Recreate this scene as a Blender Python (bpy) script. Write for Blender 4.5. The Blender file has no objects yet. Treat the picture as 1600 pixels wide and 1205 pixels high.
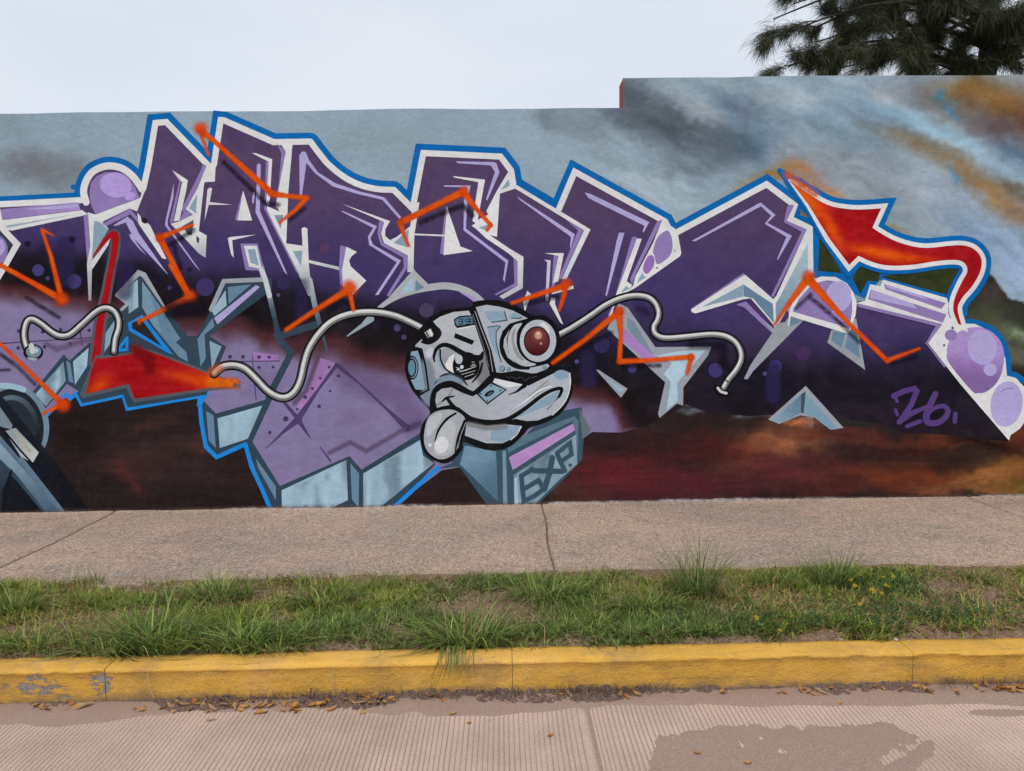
import bpy, math, random
import numpy as np
from mathutils import Vector, Matrix
from mathutils.geometry import delaunay_2d_cdt

random.seed(7)
rng = np.random.default_rng(11)
SC = bpy.context.scene
COL = SC.collection

# ------------------------------------------------------------------ camera
FPX, EYE = 1130.0, 1.62
YAW, PITCH, ROLL = 0.0147, math.atan(94 / 1130.0), -0.0133
fw = np.array([math.sin(YAW) * math.cos(PITCH), math.cos(YAW) * math.cos(PITCH), -math.sin(PITCH)])
r0 = np.array([math.cos(YAW), -math.sin(YAW), 0.0])
u0 = np.cross(r0, fw)
rt = r0 * math.cos(ROLL) + u0 * math.sin(ROLL)
up = np.cross(rt, fw)
cam_data = bpy.data.cameras.new('camera')
cam_data.sensor_width = 36.0
cam_data.lens = FPX / 1600 * 36.0
cam_data.clip_start = 0.05
cam_data.clip_end = 2000
cam = bpy.data.objects.new('camera', cam_data)
COL.objects.link(cam)
cam.matrix_world = Matrix(((rt[0], up[0], -fw[0], 0), (rt[1], up[1], -fw[1], 0), (rt[2], up[2], -fw[2], EYE), (0, 0, 0, 1)))
SC.camera = cam

# ------------------------------------------------------------------ world, sun, exposure
SUN_EL, SUN_AZ = math.radians(62), math.radians(195)      # azimuth clockwise from +Y: behind the camera, a little to its left
world = bpy.data.worlds.new('World')
SC.world = world
world.use_nodes = True
wn, wl = world.node_tree.nodes, world.node_tree.links
wn.clear()
out = wn.new('ShaderNodeOutputWorld')
bg = wn.new('ShaderNodeBackground')
bg.inputs['Strength'].default_value = 0.1
sky = wn.new('ShaderNodeTexSky')
sky.sky_type = 'NISHITA'
sky.sun_disc = False
sky.sun_elevation = SUN_EL
sky.sun_rotation = SUN_AZ
tc = wn.new('ShaderNodeTexCoord')
mp = wn.new('ShaderNodeMapping')
mp.inputs['Scale'].default_value = (1.0, 1.0, 2.6)
cn = wn.new('ShaderNodeTexNoise')
cn.inputs['Scale'].default_value = 1.7
cn.inputs['Detail'].default_value = 5
cn.inputs['Roughness'].default_value = 0.5
cr = wn.new('ShaderNodeValToRGB')
cr.color_ramp.elements[0].position = 0.30
cr.color_ramp.elements[0].color = (0.53, 0.595, 0.68, 1)
cr.color_ramp.elements[1].position = 0.66
cr.color_ramp.elements[1].color = (0.66, 0.70, 0.765, 1)
mul = wn.new('ShaderNodeVectorMath')
mul.operation = 'SCALE'
mul.inputs['Scale'].default_value = 10.0
mx = wn.new('ShaderNodeMix')
mx.data_type = 'RGBA'
mx.inputs['Factor'].default_value = 0.93                    # an almost closed cloud deck over the blue
wl.new(tc.outputs['Generated'], mp.inputs['Vector'])
wl.new(mp.outputs['Vector'], cn.inputs['Vector'])
wl.new(cn.outputs['Fac'], cr.inputs['Fac'])
wl.new(cr.outputs['Color'], mul.inputs[0])
wl.new(sky.outputs['Color'], mx.inputs['A'])
wl.new(mul.outputs['Vector'], mx.inputs['B'])
wl.new(mx.outputs['Result'], bg.inputs['Color'])
wl.new(bg.outputs['Background'], out.inputs['Surface'])

sd = bpy.data.lights.new('sun', 'SUN')
sd.energy = 1.5
sd.angle = math.radians(13)
sd.color = (1.0, 0.955, 0.90)
sun = bpy.data.objects.new('sun', sd)
COL.objects.link(sun)
sdir = Vector((math.sin(SUN_AZ) * math.cos(SUN_EL), math.cos(SUN_AZ) * math.cos(SUN_EL), math.sin(SUN_EL)))
sun.rotation_euler = sdir.to_track_quat('Z', 'Y').to_euler()
sun.location = sdir * 30

SC.view_settings.view_transform = 'Standard'
SC.view_settings.look = 'None'
SC.view_settings.exposure = 0.3
SC.view_settings.gamma = 1.0
SC.view_settings.use_curve_mapping = False
SC.render.engine = 'CYCLES'
SC.cycles.max_bounces = 6
SC.cycles.transparent_max_bounces = 24
SC.cycles.use_denoising = True

# ------------------------------------------------------------------ measures of the place (metres; road surface at z = 0)
WALL_Y, WALL_T = 5.822, 0.16
TOP_LOW, TOP_HIGH, STEP_X = 3.312, 3.538, 0.986
KERB_Y, KERB_B, KERB_Z = 3.065, 3.205, 0.15
PAVE_Y, PAVE_Z = 4.14, 0.152
X0, X1 = -9.0, 9.0
ALB = np.array((1 / 0.755, 1 / 0.74, 1 / 0.735))                                               # photographed colour -> paint colour


def ray(x, y):
    return fw[None] + np.outer((np.asarray(x, float) - 800) / FPX, rt) - np.outer((np.asarray(y, float) - 602.5) / FPX, up)


def on_wall(x, y, Y=WALL_Y):
    d = ray(np.atleast_1d(x), np.atleast_1d(y))
    t = Y / d[:, 1]
    return d[:, 0] * t, EYE + d[:, 2] * t


def on_ground(x, y, z=0.0):
    d = ray(np.atleast_1d(x), np.atleast_1d(y))
    t = (z - EYE) / d[:, 2]
    return d[:, 0] * t, d[:, 1] * t


def to_px(X, Y, Z):
    d = np.stack([np.asarray(X, float), np.broadcast_to(Y, np.shape(X)).astype(float), np.asarray(Z, float) - EYE], -1)
    w = d @ fw
    return 800 + FPX * (d @ rt) / w, 602.5 - FPX * (d @ up) / w


# ------------------------------------------------------------------ numeric helpers
def s2l(c):
    c = np.asarray(c, float) / 255.0
    return np.where(c <= 0.04045, c / 12.92, ((c + 0.055) / 1.055) ** 2.4)


def alb(c):
    return np.clip(s2l(c) * ALB, 0.004, 0.86)


_tab = np.random.default_rng(5).random((8, 256, 256))


def vnoise(x, y, k=0):
    x = np.asarray(x, float); y = np.asarray(y, float)
    xi = np.floor(x).astype(int); yi = np.floor(y).astype(int)
    u = x - xi; v = y - yi
    u = u * u * (3 - 2 * u); v = v * v * (3 - 2 * v)
    t = _tab[k % 8]
    a = t[xi % 256, yi % 256]; b = t[(xi + 1) % 256, yi % 256]
    c = t[xi % 256, (yi + 1) % 256]; d = t[(xi + 1) % 256, (yi + 1) % 256]
    return (a * (1 - u) + b * u) * (1 - v) + (c * (1 - u) + d * u) * v


def fbm(x, y, k=0, octv=4, gain=0.5):
    s = 0; a = 1.0; n = 0
    for i in range(octv):
        s = s + a * vnoise(np.asarray(x) * 2 ** i + 17.3 * i, np.asarray(y) * 2 ** i + 9.1 * i, k + i)
        n += a; a *= gain
    return s / n


def sstep(a, b, x):
    t = np.clip((np.asarray(x, float) - a) / (b - a), 0, 1)
    return t * t * (3 - 2 * t)


# ------------------------------------------------------------------ mesh helpers
def mesh_obj(name, V, F, mat, parent=None, cols=None, smooth=False):
    V = np.asarray(V, np.float32).reshape(-1, 3)
    me = bpy.data.meshes.new(name)
    if isinstance(F, np.ndarray):
        n, k = F.shape
        me.vertices.add(len(V)); me.vertices.foreach_set('co', V.ravel())
        me.loops.add(n * k); me.loops.foreach_set('vertex_index', F.astype(np.int32).ravel())
        me.polygons.add(n)
        me.polygons.foreach_set('loop_start', np.arange(0, n * k, k, dtype=np.int32))
        me.update(calc_edges=True)
        me.validate()
    else:
        me.from_pydata([tuple(map(float, v)) for v in V], [], F)
        me.update()
    if cols is not None:
        c = np.asarray(cols, np.float32)
        if c.shape[1] == 3:
            c = np.concatenate([c, np.ones((len(c), 1), np.float32)], 1)
        a = me.color_attributes.new('paint', 'FLOAT_COLOR', 'POINT')
        a.data.foreach_set('color', c.ravel())
    if smooth:
        me.polygons.foreach_set('use_smooth', np.ones(len(me.polygons), bool))
    if mat:
        me.materials.append(mat)
    o = bpy.data.objects.new(name, me)
    COL.objects.link(o)
    if parent:
        o.parent = parent
    return o


def tag(o, label=None, cat=None, group=None, kind=None):
    if label: o['label'] = label
    if cat: o['category'] = cat
    if group: o['group'] = group
    if kind: o['kind'] = kind
    return o


def grid_faces(nx, ny):
    i, j = np.meshgrid(np.arange(nx - 1), np.arange(ny - 1), indexing='ij')
    a = (i * ny + j).ravel()
    return np.stack([a, a + ny, a + ny + 1, a + 1], 1)


def tube(path, radii, sides=6):
    path = [Vector(p) for p in path]
    V, F = [], []
    for i, p in enumerate(path):
        d = (path[min(i + 1, len(path) - 1)] - path[max(i - 1, 0)]).normalized()
        a = d.cross(Vector((0.13, 0.31, 0.94))).normalized()
        b = d.cross(a)
        for k in range(sides):
            t = 2 * math.pi * k / sides
            V.append(p + (a * math.cos(t) + b * math.sin(t)) * radii[i])
    for i in range(len(path) - 1):
        for k in range(sides):
            k2 = (k + 1) % sides
            F.append((i * sides + k, i * sides + k2, (i + 1) * sides + k2, (i + 1) * sides + k))
    F.append(tuple(range(sides))[::-1])
    F.append(tuple((len(path) - 1) * sides + k for k in range(sides)))
    return V, F


def box(x0, x1, y0, y1, z0, z1):
    V = [(x, y, z) for x in (x0, x1) for y in (y0, y1) for z in (z0, z1)]
    F = [(0, 1, 3, 2), (4, 6, 7, 5), (0, 4, 5, 1), (2, 3, 7, 6), (0, 2, 6, 4), (1, 5, 7, 3)]
    return V, F


# ------------------------------------------------------------------ materials
class NT:
    def __init__(s, name):
        s.m = bpy.data.materials.new(name)
        s.m.use_nodes = True
        s.n, s.l = s.m.node_tree.nodes, s.m.node_tree.links
        s.p = s.n['Principled BSDF']
        s.o = s.n['Material Output']
        g = s.n.new('ShaderNodeNewGeometry')
        s.pos = g.outputs['Position']

    def noise(s, scale, detail=4, rough=0.55, vec=None, stretch=None, dist=0.0):
        v = vec or s.pos
        if stretch:
            m = s.n.new('ShaderNodeMapping')
            m.inputs['Scale'].default_value = stretch
            s.l.new(v, m.inputs['Vector']); v = m.outputs['Vector']
        t = s.n.new('ShaderNodeTexNoise')
        t.inputs['Scale'].default_value = scale
        t.inputs['Detail'].default_value = detail
        t.inputs['Roughness'].default_value = rough
        t.inputs['Distortion'].default_value = dist
        s.l.new(v, t.inputs['Vector'])
        return t.outputs['Fac']

    def voro(s, scale, feature='F1'):
        t = s.n.new('ShaderNodeTexVoronoi')
        t.feature = feature
        t.inputs['Scale'].default_value = scale
        s.l.new(s.pos, t.inputs['Vector'])
        return t.outputs['Distance']

    def ramp(s, fac, stops):
        r = s.n.new('ShaderNodeValToRGB')
        e = r.color_ramp.elements
        while len(e) < len(stops): e.new(0.5)
        for k, (p, c) in enumerate(stops):
            e[k].position = p
            e[k].color = (*c, 1) if len(c) == 3 else c
        s.l.new(fac, r.inputs['Fac'])
        return r.outputs['Color']

    def rng(s, fac, a, b, c, d):
        r = s.n.new('ShaderNodeMapRange')
        for k, v in zip(('From Min', 'From Max', 'To Min', 'To Max'), (a, b, c, d)):
            r.inputs[k].default_value = v
        s.l.new(fac, r.inputs['Value'])
        return r.outputs['Result']

    def mix(s, fac, a, b, mode='MIX'):
        m = s.n.new('ShaderNodeMix')
        m.data_type = 'RGBA'; m.blend_type = mode
        for k, v in (('Factor', fac), ('A', a), ('B', b)):
            if isinstance(v, (int, float)): m.inputs[k].default_value = v
            elif isinstance(v, (tuple, list, np.ndarray)): m.inputs[k].default_value = (*v[:3], 1)
            else: s.l.new(v, m.inputs[k])
        return m.outputs['Result']

    def math(s, op, a, b=0.0):
        m = s.n.new('ShaderNodeMath')
        m.operation = op
        for k, v in ((0, a), (1, b)):
            if isinstance(v, (int, float)): m.inputs[k].default_value = v
            else: s.l.new(v, m.inputs[k])
        return m.outputs[0]

    def attr(s, name='paint'):
        a = s.n.new('ShaderNodeAttribute')
        a.attribute_name = name
        return a.outputs['Color'], a.outputs['Alpha']

    def sep(s):
        x = s.n.new('ShaderNodeSeparateXYZ')
        s.l.new(s.pos, x.inputs[0])
        return x.outputs

    def bump(s, h, strength, dist):
        b = s.n.new('ShaderNodeBump')
        b.inputs['Strength'].default_value = strength
        b.inputs['Distance'].default_value = dist
        s.l.new(h, b.inputs['Height'])
        s.l.new(b.outputs['Normal'], s.p.inputs['Normal'])

    def done(s, col, rough=0.8, spec=0.3):
        if isinstance(col, (tuple, list, np.ndarray)): s.p.inputs['Base Color'].default_value = (*col[:3], 1)
        else: s.l.new(col, s.p.inputs['Base Color'])
        if isinstance(rough, (int, float)): s.p.inputs['Roughness'].default_value = rough
        else: s.l.new(rough, s.p.inputs['Roughness'])
        s.p.inputs['Specular IOR Level'].default_value = spec
        return s.m


def stucco(t):
    a = t.noise(95, 5, 0.65, stretch=(1, 1, 1.25))
    b = t.noise(26, 3, 0.5)
    c = t.noise(3.2, 3, 0.5)
    return t.math('ADD', t.math('MULTIPLY', a, 0.6), t.math('ADD', t.math('MULTIPLY', b, 0.5), t.math('MULTIPLY', c, 0.9)))


def wall_paint(name, soft=False):
    t = NT(name)
    c, al = t.attr()
    h = stucco(t)
    streak = t.rng(t.noise(17, 5, 0.65, stretch=(0.8, 1, 1.15)), 0.3, 0.7, 0.93, 1.06)
    blot = t.rng(t.noise(2.2, 4, 0.6), 0.3, 0.7, 0.92, 1.06)
    pit = t.rng(t.noise(150, 3, 0.7), 0.30, 0.44, 0.74, 1.0)
    f = t.math('MULTIPLY', t.math('MULTIPLY', streak, blot), pit)
    g = t.n.new('ShaderNodeCombineColor')
    for k in range(3): t.l.new(f, g.inputs[k])
    c2 = t.mix(1.0, c, g.outputs[0], 'MULTIPLY')
    dust = t.rng(t.noise(9, 6, 0.7), 0.52, 0.75, 0.0, 0.025)
    c3 = t.mix(dust, c2, (0.42, 0.40, 0.38))
    t.bump(h, 0.7, 0.010)
    m = t.done(c3, t.rng(t.noise(20, 3), 0.3, 0.7, 0.7, 0.9), 0.05)
    if soft:
        tr = t.n.new('ShaderNodeBsdfTransparent')
        ms = t.n.new('ShaderNodeMixShader')
        grain = t.rng(t.noise(210, 2, 0.6), 0.30, 0.70, -0.13, 0.13)
        hump = t.math('MULTIPLY', al, t.math('SUBTRACT', 1.0, al))
        a2 = t.math('ADD', al, t.math('MULTIPLY', t.math('MULTIPLY', grain, hump), 4.0))
        cl = t.n.new('ShaderNodeClamp')
        t.l.new(a2, cl.inputs['Value'])
        t.l.new(cl.outputs[0], ms.inputs['Fac'])
        t.l.new(tr.outputs[0], ms.inputs[1])
        t.l.new(t.p.outputs[0], ms.inputs[2])
        t.l.new(ms.outputs[0], t.o.inputs['Surface'])
    return m


M_PAINT = wall_paint('mural paint')
M_SPRAY = wall_paint('mural spray paint', True)


def m_plaster():
    t = NT('grey wall plaster')
    t.bump(stucco(t), 0.5, 0.006)
    return t.done(t.ramp(t.noise(2.5, 5), [(0.3, (0.27, 0.31, 0.33)), (0.7, (0.40, 0.43, 0.45))]), 0.8)


def m_redend():
    t = NT('red oxide paint')
    t.bump(stucco(t), 0.5, 0.006)
    return t.done(t.ramp(t.noise(14, 5), [(0.3, (0.20, 0.035, 0.025)), (0.7, (0.33, 0.07, 0.045))]), 0.75)


def m_pave():
    t = NT('broomed pink concrete')
    wob = t.noise(34, 4, 0.62, stretch=(1.0, 0.75, 1), dist=2.6)
    grit = t.noise(120, 4, 0.75)
    cob = t.noise(62, 3, 0.6, stretch=(1, 0.7, 1), dist=1.2)
    big = t.noise(1.1, 4, 0.55)
    mid = t.noise(4.5, 4, 0.6)
    base = t.ramp(big, [(0.34, (0.60, 0.455, 0.36)), (0.5, (0.78, 0.565, 0.43)), (0.66, (0.86, 0.60, 0.44))])
    base = t.mix(t.rng(mid, 0.52, 0.70, 0, 0.55), base, (0.36, 0.30, 0.26))
    base = t.mix(t.rng(t.noise(0.75, 5, 0.65), 0.46, 0.62, 0, 0.6), base, (0.40, 0.325, 0.275))
    base = t.mix(t.rng(t.noise(2.6, 4, 0.6, stretch=(0.6, 1.6, 1)), 0.52, 0.66, 0, 0.7), base, (0.86, 0.58, 0.42))
    rid = t.math('ABSOLUTE', t.math('SUBTRACT', wob, 0.5))
    dark = t.rng(rid, 0.0, 0.07, 0.85, 0.0)
    base = t.mix(dark, base, (0.17, 0.13, 0.10))
    base = t.mix(t.rng(cob, 0.50, 0.62, 0, 0.6), base, (0.80, 0.62, 0.50))
    base = t.mix(t.rng(cob, 0.47, 0.36, 0, 0.78), base, (0.30, 0.215, 0.165))
    base = t.mix(t.rng(grit, 0.56, 0.68, 0, 0.5), base, (0.70, 0.58, 0.48))
    base = t.mix(t.rng(grit, 0.44, 0.32, 0, 0.6), base, (0.18, 0.128, 0.098))
    patch = t.math('MULTIPLY', t.rng(t.noise(1.9, 6, 0.7), 0.62, 0.68, 0, 1), 0.45)
    base = t.mix(patch, base, (0.38, 0.38, 0.37))
    t.bump(t.math('ADD', t.math('MULTIPLY', rid, 2.5), t.math('ADD', cob, t.math('MULTIPLY', grit, 0.7))), 0.9, 0.012)
    return t.done(base, 0.95, 0.04)


def m_soil():
    t = NT('dry brown soil')
    a = t.noise(60, 5, 0.7)
    b = t.noise(3, 4)
    c = t.ramp(a, [(0.32, (0.08, 0.05, 0.034)), (0.5, (0.27, 0.175, 0.12)), (0.68, (0.46, 0.33, 0.235))])
    c = t.mix(t.rng(b, 0.45, 0.65, 0, 0.6), c, (0.20, 0.12, 0.075))
    t.bump(a, 0.9, 0.015)
    return t.done(c, 0.95, 0.04)


def m_kerb():
    t = NT('worn yellow kerb paint')
    x, y, z = t.sep()
    n1 = t.noise(9, 6, 0.68)
    n2 = t.noise(48, 4, 0.7)
    n3 = t.noise(2.0, 4, 0.6)
    col = t.ramp(n3, [(0.32, (0.58, 0.315, 0.045)), (0.55, (0.74, 0.40, 0.065)), (0.72, (0.80, 0.46, 0.13))])
    col = t.mix(t.rng(t.noise(20, 6, 0.75, stretch=(0.35, 1, 1)), 0.42, 0.70, 0, 0.6), col, (0.43, 0.25, 0.07))
    col = t.mix(t.rng(t.noise(130, 3, 0.7), 0.52, 0.70, 0, 0.35), col, (0.86, 0.60, 0.28))
    col = t.mix(t.rng(t.noise(3.3, 5, 0.7, stretch=(1, 1, 2)), 0.50, 0.68, 0, 0.6), col, (0.33, 0.20, 0.085))
    col = t.mix(t.math('MULTIPLY', t.rng(t.noise(26, 4, 0.8, stretch=(0.12, 1, 2.5)), 0.60, 0.66, 0, 0.55), t.rng(y, KERB_Y + 0.02, KERB_Y + 0.05, 1.0, 0.2)), col, (0.15, 0.10, 0.06))
    # scuffed grey and brown film rising from the gutter, where tyres and water reach
    low = t.rng(z, 0.0, 0.075, 1.0, 0.0)
    grime = t.math('MULTIPLY', t.rng(t.math('ADD', low, t.math('MULTIPLY', t.math('SUBTRACT', n1, 0.5), 1.6)), 0.45, 1.05, 0, 1), 0.8)
    col = t.mix(grime, col, (0.20, 0.145, 0.10))
    # flaked patches: bare concrete, mostly at the left end
    left = t.math('MULTIPLY', t.rng(x, -2.35, -2.0, 0.0, 1.0), t.rng(x, -1.62, -1.3, 1.0, 0.0))
    flake = t.math('ADD', t.math('MULTIPLY', left, 0.08), t.noise(7.5, 7, 0.72, stretch=(0.55, 1, 1)))
    front = t.rng(y, KERB_Y + 0.02, KERB_Y + 0.05, 1.0, 0.25)
    fl = t.math('MULTIPLY', t.rng(flake, 0.640, 0.672, 0, 1), front)
    col = t.mix(fl, col, t.ramp(n2, [(0.3, (0.20, 0.17, 0.16)), (0.7, (0.36, 0.32, 0.30))]))
    spk = t.rng(t.noise(70, 3, 0.7), 0.67, 0.71, 0, 0.8)
    col = t.mix(spk, col, (0.10, 0.07, 0.05))
    t.bump(t.math('ADD', t.math('ADD', t.math('MULTIPLY', n2, 0.9), t.math('MULTIPLY', t.noise(120, 3, 0.7), 0.6)), t.math('SUBTRACT', n1, t.math('MULTIPLY', fl, 0.4))), 0.75, 0.009)
    return t.done(col, 0.8, 0.12)


def m_road():
    t = NT('tined concrete road')
    a = t.noise(130, 4, 0.7)
    b = t.noise(1.6, 5, 0.6)
    c = t.ramp(b, [(0.33, (0.40, 0.30, 0.24)), (0.55, (0.53, 0.39, 0.315)), (0.72, (0.60, 0.445, 0.36))])
    c = t.mix(t.rng(a, 0.46, 0.32, 0, 0.75), c, (0.20, 0.145, 0.115))
    c = t.mix(t.rng(a, 0.56, 0.68, 0, 0.55), c, (0.74, 0.60, 0.50))
    x, y, z = t.sep()
    c = t.mix(t.rng(z, -0.0010, -0.0022, 0, 0.7), c, (0.24, 0.17, 0.135))       # dirt lying in the tine grooves
    st = t.rng(t.noise(5.5, 6, 0.75), 0.66, 0.70, 0, 0.5)
    c = t.mix(st, c, (0.22, 0.14, 0.12))
    t.bump(a, 0.6, 0.004)
    return t.done(c, 0.95, 0.05)


def m_dust():
    t = NT('road dust')
    a = t.noise(190, 4, 0.75)
    b = t.noise(2.3, 4)
    c = t.ramp(a, [(0.3, (0.21, 0.148, 0.117)), (0.52, (0.335, 0.235, 0.187)), (0.72, (0.50, 0.36, 0.295))])
    c = t.mix(t.rng(b, 0.4, 0.65, 0, 0.3), c, (0.30, 0.205, 0.165))
    t.bump(a, 0.7, 0.004)
    return t.done(c, 0.95, 0.04)


def m_dirt():
    t = NT('gutter dirt')
    a = t.noise(90, 5, 0.7)
    t.bump(a, 0.9, 0.012)
    return t.done(t.ramp(a, [(0.3, (0.06, 0.042, 0.033)), (0.55, (0.20, 0.135, 0.11)), (0.75, (0.34, 0.24, 0.20))]), 0.95, 0.1)


def m_leafy(name, rough=0.6, trans=0.25, spec=0.12):
    t = NT(name)
    c, al = t.attr()
    m = t.done(c, rough, spec)
    if trans:
        tl = t.n.new('ShaderNodeBsdfTranslucent')
        ms = t.n.new('ShaderNodeMixShader')
        ms.inputs['Fac'].default_value = trans
        t.l.new(c, tl.inputs['Color'])
        t.l.new(t.p.outputs[0], ms.inputs[1]); t.l.new(tl.outputs[0], ms.inputs[2])
        t.l.new(ms.outputs[0], t.o.inputs['Surface'])
    return m


def m_bark():
    t = NT('dark bark')
    a = t.noise(18, 5, 0.7, stretch=(3, 3, 0.6))
    t.bump(a, 0.9, 0.02)
    return t.done(t.ramp(a, [(0.3, (0.025, 0.02, 0.016)), (0.7, (0.085, 0.068, 0.055))]), 0.9, 0.2)


def m_ground():
    t = NT('far ground')
    a = t.noise(0.6, 6)
    return t.done(t.ramp(a, [(0.35, (0.10, 0.10, 0.05)), (0.6, (0.22, 0.17, 0.12))]), 0.95, 0.1)


M_PLASTER, M_RED, M_PAVE, M_SOIL, M_KERB = m_plaster(), m_redend(), m_pave(), m_soil(), m_kerb()
M_ROAD, M_DUST, M_DIRT, M_BARK, M_GROUND = m_road(), m_dust(), m_dirt(), m_bark(), m_ground()
M_GRASS = m_leafy('grass blades', 0.6, 0.3)
M_LEAF = m_leafy('dry leaf', 0.6, 0.2)
M_NEEDLE = m_leafy('needle foliage', 0.6, 0.15, 0.2)
M_PETAL = m_leafy('yellow petals', 0.5, 0.3)

# ------------------------------------------------------------------ the wall
wall_low_pts = []
xs = np.concatenate([np.arange(X0, STEP_X - 0.01, 0.12), [STEP_X], np.arange(STEP_X + 0.001, X1, 0.12), [X1]])


def wall_top(x):
    base = np.where(np.asarray(x) <= STEP_X, TOP_LOW, TOP_HIGH)
    return base + (fbm(np.asarray(x) * 1.3, 3.1, 2, 4) - 0.5) * 0.022


V, F = [], []
for s0, s1 in ((X0, STEP_X), (STEP_X, X1)):
    n = int((s1 - s0) / 0.12)
    st = len(V)
    for i in range(n + 1):
        x = s0 + (s1 - s0) * i / n
        z = float(wall_top(x - 1e-4 if s1 == STEP_X else x + 1e-4))
        V += [(x, WALL_Y, -0.05), (x, WALL_Y, z), (x, WALL_Y + WALL_T, z - 0.006), (x, WALL_Y + WALL_T, -0.05)]
    for i in range(n):
        a = st + i * 4
        F += [(a, a + 4, a + 5, a + 1), (a + 1, a + 5, a + 6, a + 2), (a + 2, a + 6, a + 7, a + 3)]
    F += [(st, st + 1, st + 2, st + 3), (st + 4 * n + 3, st + 4 * n + 2, st + 4 * n + 1, st + 4 * n)]
WALL = mesh_obj('painted_wall', V, F, M_PLASTER)
tag(WALL, 'long plastered street wall covered by a purple graffiti mural, stepped up at the right', 'wall', kind='thing')

V, F = box(STEP_X - 0.004, STEP_X - 0.001, WALL_Y + 0.006, WALL_Y + WALL_T - 0.004, TOP_LOW + 0.004, TOP_HIGH - 0.018)
tag(mesh_obj('step_end_face', V, F, M_RED, WALL), 'brick red end of the taller wall section')

# ------------------------------------------------------------------ mural: painted ground (sky, storm clouds, hills, dark earth)
NX = np.linspace(-6.6, 7.2, 921)
cols_x = np.unique(np.concatenate([NX, [STEP_X - 2e-5, STEP_X + 2e-5]]))
NZ = 236
tz = np.linspace(0, 1, NZ)
gx = np.repeat(cols_x[:, None], NZ, 1)
gz = 0.10 + (wall_top(cols_x) - 0.001 - 0.10)[:, None] * tz[None]
px, py = to_px(gx, WALL_Y, gz)


def blobs(px, py, base, lst, warp=26, sc=70.0, k=0):
    wx = px + (fbm(px / sc, py / sc * 1.5, k, 5, 0.6) - 0.5) * warp * 2 + (fbm(px / 9, py / 9, k + 3, 3) - 0.5) * 9
    wy = py + (fbm(px / sc + 40, py / sc * 1.5, k + 1, 5, 0.6) - 0.5) * warp * 1.5 + (fbm(px / 9 + 7, py / 9, k + 4, 3) - 0.5) * 9
    c = np.broadcast_to(np.asarray(base, float), px.shape + (3,)).copy()
    for (cx, cy, rx, ry, ang, colr, st) in lst:
        a = math.radians(ang)
        dx, dy = wx - cx, wy - cy
        u = (dx * math.cos(a) + dy * math.sin(a)) / rx
        v = (-dx * math.sin(a) + dy * math.cos(a)) / ry
        w = st * np.exp(-(u * u + v * v) ** 1.15)
        m = w > 0.004
        if not m.any(): continue
        wm = np.clip(w[m] * (0.45 + 1.1 * fbm(u[m] * 2.2 + cx, v[m] * 1.6 + cy, k + 2, 5, 0.62)), 0, 1)[:, None]
        c[m] = c[m] * (1 - wm) + np.asarray(colr, float) * wm
    return c


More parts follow.
